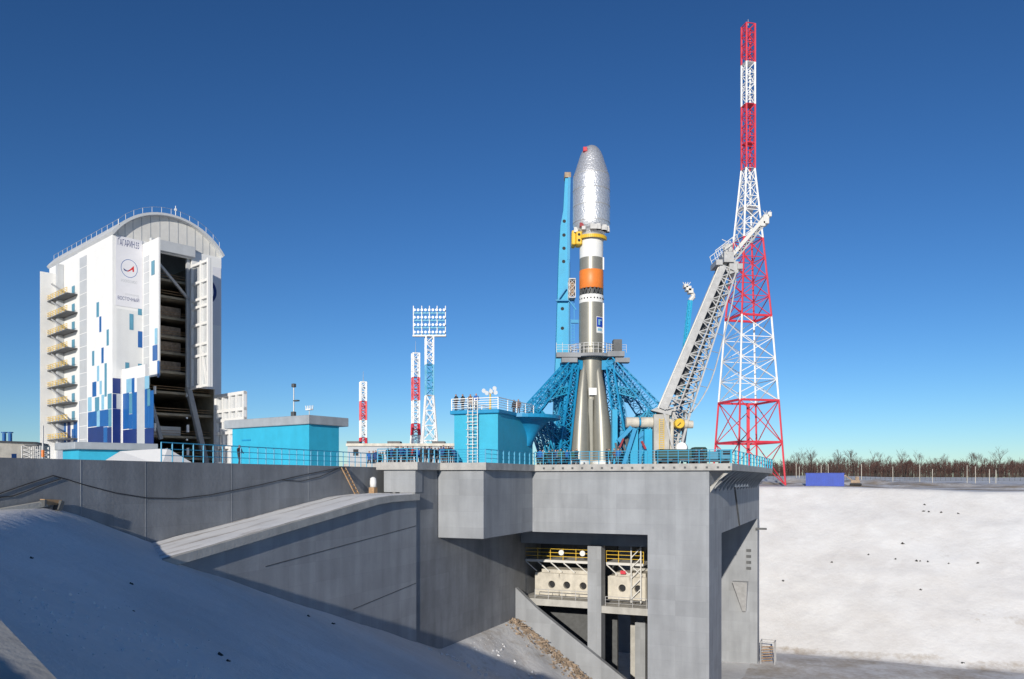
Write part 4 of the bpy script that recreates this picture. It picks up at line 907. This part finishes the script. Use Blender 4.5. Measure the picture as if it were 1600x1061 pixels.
# banner with lettering
def bpx(x, y):
    t = t_of(cpx(x)); Z = TM(t,0,0).y; return t, zz(cpy(y), Z)
tL, zTop = bpx(347, 142); tR, _ = bpx(458, 142); _, zBot = bpx(400, 420); tR = min(tR, T0-.4)
M['banner'] = mat('banner', (.70, .70, .74), .7, var=.03, scale=.5)
bn = part('banner', 'banner', ms, lambda b: b.box(tL, tR, -.10, -.04, zBot, zTop), T=TM)
def text(s, tc_, zc_, width, height, m, name, parent, ypos=-.11):
    cu = bpy.data.curves.new(name, 'FONT'); cu.body = s; cu.align_x = 'CENTER'; cu.align_y = 'CENTER'; cu.size = 1
    o = bpy.data.objects.new(name, cu); C.objects.link(o); bpy.context.view_layer.update()
    me = bpy.data.meshes.new_from_object(o.evaluated_get(bpy.context.evaluated_depsgraph_get())); bpy.data.objects.remove(o)
    xs = [v.co.x for v in me.vertices]; ys = [v.co.y for v in me.vertices]
    if not xs: return
    sx = width/(max(xs)-min(xs)); sy = height/(max(ys)-min(ys)); cx_, cy_ = (max(xs)+min(xs))/2, (max(ys)+min(ys))/2
    base = Vector(parent['base']) if 'base' in parent else Vector(parent.parent['base'])
    for v in me.vertices: v.co = TM(tc_+(v.co.x-cx_)*sx, ypos, zc_+(v.co.y-cy_)*sy)-base
    me.materials.append(M[m]); q_ = bpy.data.objects.new(name, me); C.objects.link(q_); q_.parent = parent
    return q_
tm = (tL+tR)/2; bw = tR-tL
text('ГАГАРИН.55', tm-.15, bpx(400,176)[1], bw*.8, 1.45, 'navy', 'lettering', bn)
text('РОСКОСМОС', tm, bpx(400,321)[1], bw*.6, .6, 'panel_grey', 'lettering', bn)
text('КОСМОДРОМ', tm+.6, bpx(400,372)[1], bw*.5, .4, 'panel_grey', 'lettering', bn)
text('ВОСТОЧНЫЙ', tm-.15, bpx(400,387)[1], bw*.8, 1.0, 'navy', 'lettering', bn)
zc_ = bpx(405,272)[1]; rr_ = 1.75
b = MB(TM)
for k in range(40):
    a0, a1 = 2*math.pi*k/40, 2*math.pi*(k+1)/40
    b.add([(tm+r*math.cos(a), -.112, zc_+1.12*r*math.sin(a)) for a, r in ((a0,rr_),(a1,rr_),(a1,rr_-.1),(a0,rr_-.1))], [(0,1,2,3)])
b.build('emblem_ring', 'midblue', bn)
b = MB(TM); b.add([(tm+x, -.114, zc_+z) for x, z in ((-.5,-.65),(.15,-.15),(.95,.75),(1.0,-.55),(.7,-.6),(.65,-.1),(.2,-.45),(-.3,-.75))], [(0,1,2,5,6,7),(2,3,4,5)]); b.build('emblem_arrow', 'redlogo', bn)
b = MB(TM); b.add([(tm+x, -.116, zc_+z) for x, z in ((-1.25,-.1),(-1.1,-.55),(-.6,-.72),(.2,-.35),(-.5,-.5),(-.95,-.3))], [(0,1,2,4,5),(2,3,4)]); b.build('emblem_orbit', 'navy', bn)
part('banner', 'banner', ms, lambda b: b.box(T1+1.2, TW-.15, -.10, -.04, 36, 49.5), T=TM)
b = MB(TM); tc2 = 20.6; zc2 = 43.6
for k in range(32):
    a0, a1 = 2*math.pi*k/32, 2*math.pi*(k+1)/32
    b.add([(tc2+r*math.cos(a), -.112, zc2+1.15*r*math.sin(a)) for a, r in ((a0,2.6),(a1,2.6),(a1,1.9),(a0,1.9))], [(0,1,2,3)])
b.build('emblem_ring', 'navy', ms)

# ------------------------------------------------------------------ people
def make_person(pose):
    J = {'pel':(0,0,.95,.15),'sp':(0,0,1.18,.15),'ch':(0,.01,1.38,.17),'nk':(0,0,1.52,.065),'hd':(0,-.02,1.64,.10),'tp':(0,-.01,1.74,.085)}
    E = [('pel','sp'),('sp','ch'),('ch','nk'),('nk','hd'),('hd','tp')]
    for s, n_ in ((-1,'l'),(1,'r')):
        st = .1 if pose == 2 else 0
        J['hp'+n_] = (s*.10,0,.88,.10); J['kn'+n_] = (s*.11,-.02+s*st,.49,.075); J['an'+n_] = (s*.12,.03+s*st*1.6,.09,.055); J['to'+n_] = (s*.14,-.14+s*st*1.6,.045,.05)
        J['sh'+n_] = (s*.2,.01,1.42,.08); 
        if pose == 1 and s == 1: J['el'+n_] = (s*.3,-.12,1.2,.06); J['wr'+n_] = (s*.16,-.3,1.4,.045); J['ha'+n_] = (s*.08,-.3,1.52,.04)
        elif pose == 2: J['el'+n_] = (s*.27,-.05,1.16,.06); J['wr'+n_] = (s*.18,-.28,1.08,.045); J['ha'+n_] = (s*.08,-.33,1.08,.042)
        else: J['el'+n_] = (s*.28,.02,1.14,.06); J['wr'+n_] = (s*.27,-.07,.90,.045); J['ha'+n_] = (s*.26,-.10,.79,.042)
        E += [('pel','hp'+n_),('hp'+n_,'kn'+n_),('kn'+n_,'an'+n_),('an'+n_,'to'+n_),('ch','sh'+n_),('sh'+n_,'el'+n_),('el'+n_,'wr'+n_),('wr'+n_,'ha'+n_)]
    ks = list(J); me = bpy.data.meshes.new('skel'); me.from_pydata([J[k][:3] for k in ks], [(ks.index(a), ks.index(b)) for a, b in E], [])
    o = bpy.data.objects.new('skel', me); C.objects.link(o)
    o.modifiers.new('s', 'SKIN'); md = o.modifiers.new('d', 'SUBSURF'); md.levels = 1
    for i, k in enumerate(ks):
        sv = me.skin_vertices[0].data[i]; sv.radius = (J[k][3], J[k][3]); sv.use_root = (k == 'pel')
    bpy.context.view_layer.update()
    out = bpy.data.meshes.new_from_object(o.evaluated_get(bpy.context.evaluated_depsgraph_get())); bpy.data.objects.remove(o)
    for p in out.polygons:
        c = p.center; p.use_smooth = True
        if c.z > 1.68 or (c.z > 1.58 and c.y > .0): i = 3
        elif c.z > 1.545: i = 2
        elif c.z > .86 or (abs(c.x) > .2 and c.z > .7): i = 1 if not (abs(c.x) > .2 and c.z < .84) else 3
        elif c.z > .12: i = 0
        else: i = 3
        p.material_index = i
    return out
PM = [make_person(i) for i in range(3)]
PI = [[p.material_index for p in m.polygons] for m in PM]
JC = {'black':(.03,.03,.034),'navy':(.03,.06,.2),'blue':(.025,.12,.42),'brown':(.2,.1,.06),'grey':(.22,.22,.23),'green':(.05,.12,.07),'red':(.5,.04,.04)}
for k, c in JC.items(): M['j_'+k] = mat('jacket_'+k.replace(' ', '_'), c, .85, var=.15, scale=6)
M['trousers'] = mat('trousers', (.05,.05,.06), .9, var=.15, scale=6); M['hat'] = mat('hat', (.03,.03,.035), .9, var=.1); M['helmet'] = mat('helmet', (.7,.25,.12), .5, var=.05)
def person(p, col, pose, rz, where, helmet=False, s=1.0, group=None):
    key = 'p_%s_%d_%d' % (col, pose, helmet)
    me = bpy.data.meshes.get(key)
    if me is None:
        me = PM[pose].copy(); me.name = key; idx = PI[pose]; me.materials.clear()
        for m in ('trousers', 'j_'+col, 'skin', 'helmet' if helmet else 'hat'): me.materials.append(M[m])
        me.polygons.foreach_set('material_index', idx)
    o = bpy.data.objects.new('person', me); C.objects.link(o); o.location = p; o.rotation_euler.z = rz; o.scale = (s,)*3
    hat = 'orange helmet' if helmet else 'dark hat'
    act = {0:'arms down', 1:'hand raised', 2:'hands together'}[pose]
    tag(o, 'person in %s jacket%s, %s, %s' % (col, ' and orange helmet' if helmet else '', act, where), 'person', group or 'people '+where); return o
rng = random.Random(11)
cols = list(JC)
def row(pxs, v0, v1, where, z=DZ, wts=(5,4,3,1,2,2,.5)):
    for px in pxs:
        v = rng.uniform(v0, v1); u = u_on_v(px, v)
        person(W(u, v, z), rng.choices(cols, wts)[0], rng.choice((0,0,1,2)), rng.uniform(-3.1, 3.1), where, s=rng.uniform(.97,1.07))
row((577,583,587,590,594,598), 70, 73, 'standing at the ramp end of the deck', z=GZ+.1)
row((606,611,616,619,622,627,630,634,637,641,645,650,654,658), 70.3, 75, 'in the crowd behind the ramp end')
row((664,668,671,674,680,685,689,693,697,701,704,707), 70.5, 76, 'beside the lit face of the cyan hut')
row((840,844,848,853,858,863,868,872,876,881,886,891,896,901), 83.5, 88, 'behind the railing at the foot of the blue mast')
row((948,952,960,966), 83, 86, 'behind the railing beside the blue pedestals')
row((1088,1096), 85, 90, 'near the service trucks on the deck')
for px, dv, col, hel in ((712.5,.6,'black',0),(723,.9,'black',0),(735,1.2,'brown',0),(744,.8,'blue',1)):
    v = HV0+dv; person(W(u_on_v(px,v), v, HT+.4), col, 0 if col != 'blue' else 2, rng.uniform(-1,1), 'on the roof of the cyan hut', bool(hel), 1.04)
for px, v, col in ((810,82.5,'brown'),(803,82.8,'black')):
    person(W(u_on_v(px,v), v, HT+.4), col, 0, rng.uniform(-1,1), 'at the far corner of the cyan hut roof', False, 1.04)
person(W(u_on_v(374, 51), 51, GZ), 'black', 2, 1.2, 'in front of the long flat roofed hut', False, 1.0)

# ------------------------------------------------------------------ far side: container, fence, trees, excavator
cn = thing('shipping_container', 'bright blue corrugated container on the rim of the pit', 'container', W(u_on_v(1288,184), 184, -1.6))
ua, ub_ = u_on_v(1259,184), u_on_v(1319,184); zc0 = hgt((ua+ub_)/2, 184)-.05
part('shell', 'contblue', cn, lambda b: b.box(ua, ub_, 184, 186.5, zc0, zc0+2.7))
for i in range(22):
    x_ = ua+(ub_-ua)*(i+.3)/22; part('corrugation', 'contblue', cn, lambda b: b.box(x_, x_+.17, 183.93, 183.999, zc0+.2, zc0+2.5))
part('top_rail', 'contblue', cn, lambda b: b.box(ua-.05, ub_+.05, 183.9, 186.6, zc0+2.7, zc0+2.85))
fn = thing('boundary_fence', 'long grey-green mesh fence with tall pale posts in front of the wood', 'fence', W(20, 240, 0))
for px, yt in ((1244,723),(1249,729),(1283,727),(1294,725),(1346,725),(1395,729),(1437,726),(1457,733),(1511,727),(1524,729),(1546,733),(1556,734)):
    v = 235; u = u_on_v(px, v); z0 = hgt(u, v); part('post', 'cream', fn, lambda b: b.bar((u,v,z0-.2),(u,v,zz(yt,dep(u,v))),.11))
M['mesh'] = mat('mesh', (.05,.06,.045), .9, var=.2)
b = MB(W)
for h in (.4,.8,1.2,1.6,2.0): b.bar((-40,238,hgt(0,238)+h),(140,238,hgt(60,238)+h),.05)
for i in range(150): b.bar((-40+i*1.2,238,hgt(0,238)),(-40+i*1.2,238,hgt(0,238)+2.1),.045)
b.build('mesh_panel', 'mesh', fn)
ex = thing('excavator', 'small dull brown excavator beyond the blue container', 'excavator', W(u_on_v(1337,190), 190, -1.5))
eu, ez = u_on_v(1337,190), hgt(u_on_v(1337,190),190)
part('track', 'black', ex, lambda b: (b.box(eu-1.2,eu+1.2,189.2,189.6,ez,ez+.5), b.box(eu-1.2,eu+1.2,190.6,191,ez,ez+.5)), bevel=.1)
part('body', 'rubble', ex, lambda b: (b.box(eu-1,eu+.9,189.3,190.9,ez+.55,ez+1.2), b.box(eu-.1,eu+.7,189.4,190.2,ez+1.2,ez+2.0)), bevel=.08)
part('arm', 'rubble', ex, lambda b: (b.bar((eu-.6,190,ez+1.1),(eu-2.2,190,ez+2.3),.25), b.bar((eu-2.2,190,ez+2.3),(eu-3,190,ez+.6),.2), b.box(eu-3.3,eu-2.7,189.7,190.3,ez+.1,ez+.6)))
rng = random.Random(21)
def grow(bt, bc, p, d, L, r, lev, rg):
    q_ = p+d*L; (bt if lev < 2 else bc).tube(p, q_, r, r*.62, n=5 if lev < 2 else 3, cap=False)
    if lev >= 5: return
    nchild = 3 if lev < 3 else 3
    for i in range(nchild):
        ax_ = Vector((rg.uniform(-1,1), rg.uniform(-1,1), rg.uniform(-.2,.5))).normalized()
        nd = (d*(1.0 if lev else 1.3)+ax_*rg.uniform(.5,.95)+Vector((0,0,.22))).normalized()
        start = p.lerp(q_, rg.uniform(.45,1.0) if i else 1.0)
        grow(bt, bc, start, nd, L*rg.uniform(.55,.8), r*.58, lev+1, rg)
protos = []
for i in range(6):
    rg = random.Random(100+i); bt, bc = MB(), MB()
    grow(bt, bc, Vector((0,0,0)), Vector((rg.uniform(-.05,.05),rg.uniform(-.05,.05),1)).normalized(), 4.2, .2, 0, rg)
    t = thing('bare_tree', 'x', 'tree'); del t['base']
    bt.build('trunk', 'bark', t); bc.build('crown', 'twig', t); protos.append(t)
used = set()
def tree(px, Z, hpx, i):
    k = Z/F; p = at(px, 746, Z); u = CA*p.x-SA*p.y; v = SA*p.x+CA*p.y
    pr = protos[i]; o = pr if i not in used else copy_tree(pr); used.add(i)
    zt = max((c.data.vertices[j].co.z for c in pr.children for j in range(0, len(c.data.vertices), 7)), default=12)
    s = hpx*k/zt*(1+.12*noise.noise(Vector((px*.05, 0, 4)))); o.location = (p.x, p.y, hgt(u, v)-.1); o.scale = (s*rng.uniform(.9,1.15),)*2+(s,); o.rotation_euler.z = rng.uniform(0,6.28)
    o['label'] = {0:'tallest bare tree standing alone above the wood', 1:'tall bare tree rising above the row along the far wood'}.get(0 if hpx > 47 else (1 if hpx > 36 else 2), 'bare leafless tree in the row along the edge of the far wood'); o['group'] = 'bare trees along the far wood'
tree(1560, 380, 50, 0)
for px, h in ((1246,46),(1262,38),(1268,42),(1308,43),(1334,44),(1372,42),(1390,40),(1410,44),(1434,45),(1476,38),(1515,40),(1527,42)): tree(px, rng.uniform(370,420), h, rng.randrange(6))
x_ = 1222
while x_ < 1625:
    tree(x_, rng.uniform(380,440), rng.uniform(24,36), rng.randrange(6)); x_ += rng.uniform(4,7.5)
b = MB(); rg = random.Random(3)                     # the wood behind, too dense to count
for i in range(3400):
    px = rg.uniform(1195, 1700); Z = rg.uniform(430, 640); p = at(px, 746, Z); p.z = 1.5; h = rg.uniform(5.5, 9.5)*(Z/500)*(1+.45*noise.noise(Vector((px*.035, 0, 1)))+.2*noise.noise(Vector((px*.15, 0, 1))))
    b.tube(p, p+Vector((rg.uniform(-.4,.4),0,h)), .13, .04, n=3, cap=False)
    for j in range(7):
        f = rg.uniform(.25,.95); s_ = p+Vector((0,0,h*f)); l = rg.uniform(.8,2.4)
        b.tube(s_, s_+Vector((rg.uniform(-1,1)*l*.7, rg.uniform(-1,1)*l*.7, l)), .07, .03, n=3, cap=False)
tag(b.build('far_wood', 'twig'), 'dense brown leafless wood along the horizon behind the snowfield', 'wood', kind='stuff')

# ------------------------------------------------------------------ rubble, stones, timber frame
def blob(b, p, r, rg):
    vs = []; 
    for d in ((1,0,0),(-1,0,0),(0,1,0),(0,-1,0),(0,0,1),(0,0,-.5)):
        vs.append(Vector(p)+Vector(d)*r*rg.uniform(.6,1.25)+Vector((rg.uniform(-.3,.3),rg.uniform(-.3,.3),0))*r)
    b.add(vs, [(0,2,4),(2,1,4),(1,3,4),(3,0,4),(2,0,5),(1,2,5),(3,1,5),(0,3,5)], raw=True)
rg = random.Random(9); b = MB(W)
for i in range(900):
    u = rg.uniform(-37, -20); v = 88.4-abs(rg.gauss(0, 1.5)); blob(b, W(u, v, hgt(u,v)+.02), rg.choice((.08,.12,.18,.3)), rg)
for i in range(240):
    u = rg.uniform(-37,-21); v = 88.2-abs(rg.gauss(0,1.3)); z = hgt(u,v)+.12; a = rg.uniform(0,6.28); l = rg.uniform(.3,1.3)
    b.bar((u,v,z),(u+l*math.cos(a),v+l*math.sin(a),z+rg.uniform(-.5,.15)),.09)
tag(b.build('rubble', 'rubble'), 'brown rubble and broken planks along the sloping concrete beam', 'rubble', kind='stuff')
b = MB(W)
for i in range(130):
    u = rg.uniform(-36.5,-30); v = rg.uniform(64,80); blob(b, W(u,v,hgt(u,v)), rg.choice((.06,.1,.2)), rg)
for i in range(170):
    px_, py_ = rg.uniform(30, 330), 0; py_ = 900+px_*.32+rg.gauss(30, 28); u, v, z = slope_pt(px_, min(py_, 1058)); blob(b, W(u,v,z), rg.choice((.03,.045,.06,.08)), rg)
tag(b.build('snow_lumps', 'snow'), 'broken snow lumps scattered over the shaded slope and by the side wall', 'snow', kind='stuff')
def stone(px, py, r):
    u, v, z = slope_pt(px, py) if px < 900 else far_pt(px, py)
    b = MB(); p = W(u, v, z); blob(b, p, r, rg); blob(b, p+Vector((r*.7,0,0)), r*.6, rg)
    tag(b.build('stone', 'rock', loc=p), 'small dark stone lying on the %s' % ('shaded snow slope below the dark wall' if px < 900 else 'sunlit snow slope below the container'), 'stone', 'stones on the shaded slope' if px < 900 else 'stones on the sunlit slope')
def far_pt(px, py):
    d = Vector(((px-CX)/F, 1, (HY-py)/F)); t = 95
    while t < 260:
        p = d*t; u = CA*p.x-SA*p.y; v = SA*p.x+CA*p.y
        if p.z < hgt(u, v): break
        t += .1
    return u, v, p.z
for a in ((204,913,.12),(342,1024,.14),(356,1033,.1),(520,975,.14),(481,963,.14),(49,872,.08),(208,955,.06),(187,819,.1)): stone(*a)
for a in ((1432,877,0.29),(1438,877,0.23),(1449,878,0.26),(1451,800,0.26),(1497,803,0.26),(1482,881,0.29),(1411,850,.35),(1399,874,.35),(1445,789,.35),(1443,799,.3),(1470,801,.3),(1527,880,.35),(1439,922,.3),(1504,1036,.35),(1300,879,.25),(1224,908,.3),(1357,867,.3)): stone(*a)
tf = thing('plank_rack', 'small grey rack holding timber planks at the foot of the pad end wall', 'rack', W(-12.4, 127, -28))
for du in (0, 2.0):
    for dv in (0, 2.0): part('post', 'steel', tf, lambda b: b.bar((-12.9+du,126.6+dv,-28.2),(-12.9+du,126.6+dv,-24.6),.14))
part('rail', 'steel', tf, lambda b: [b.bar((-12.9,126.6+dv,-24.7),(-10.9,126.6+dv,-24.7),.14) for dv in (0,2)]+[b.bar((-12.9+du,126.6,-24.7),(-12.9+du,128.6,-24.7),.14) for du in (0,2)])
for i in range(6): part('plank', 'wood', tf, lambda b: b.bar((-12.8,126.8+.1*i,-27.6+.4*i),(-11.2,126.9+.1*i,-27.4+.4*i),.3,.1))
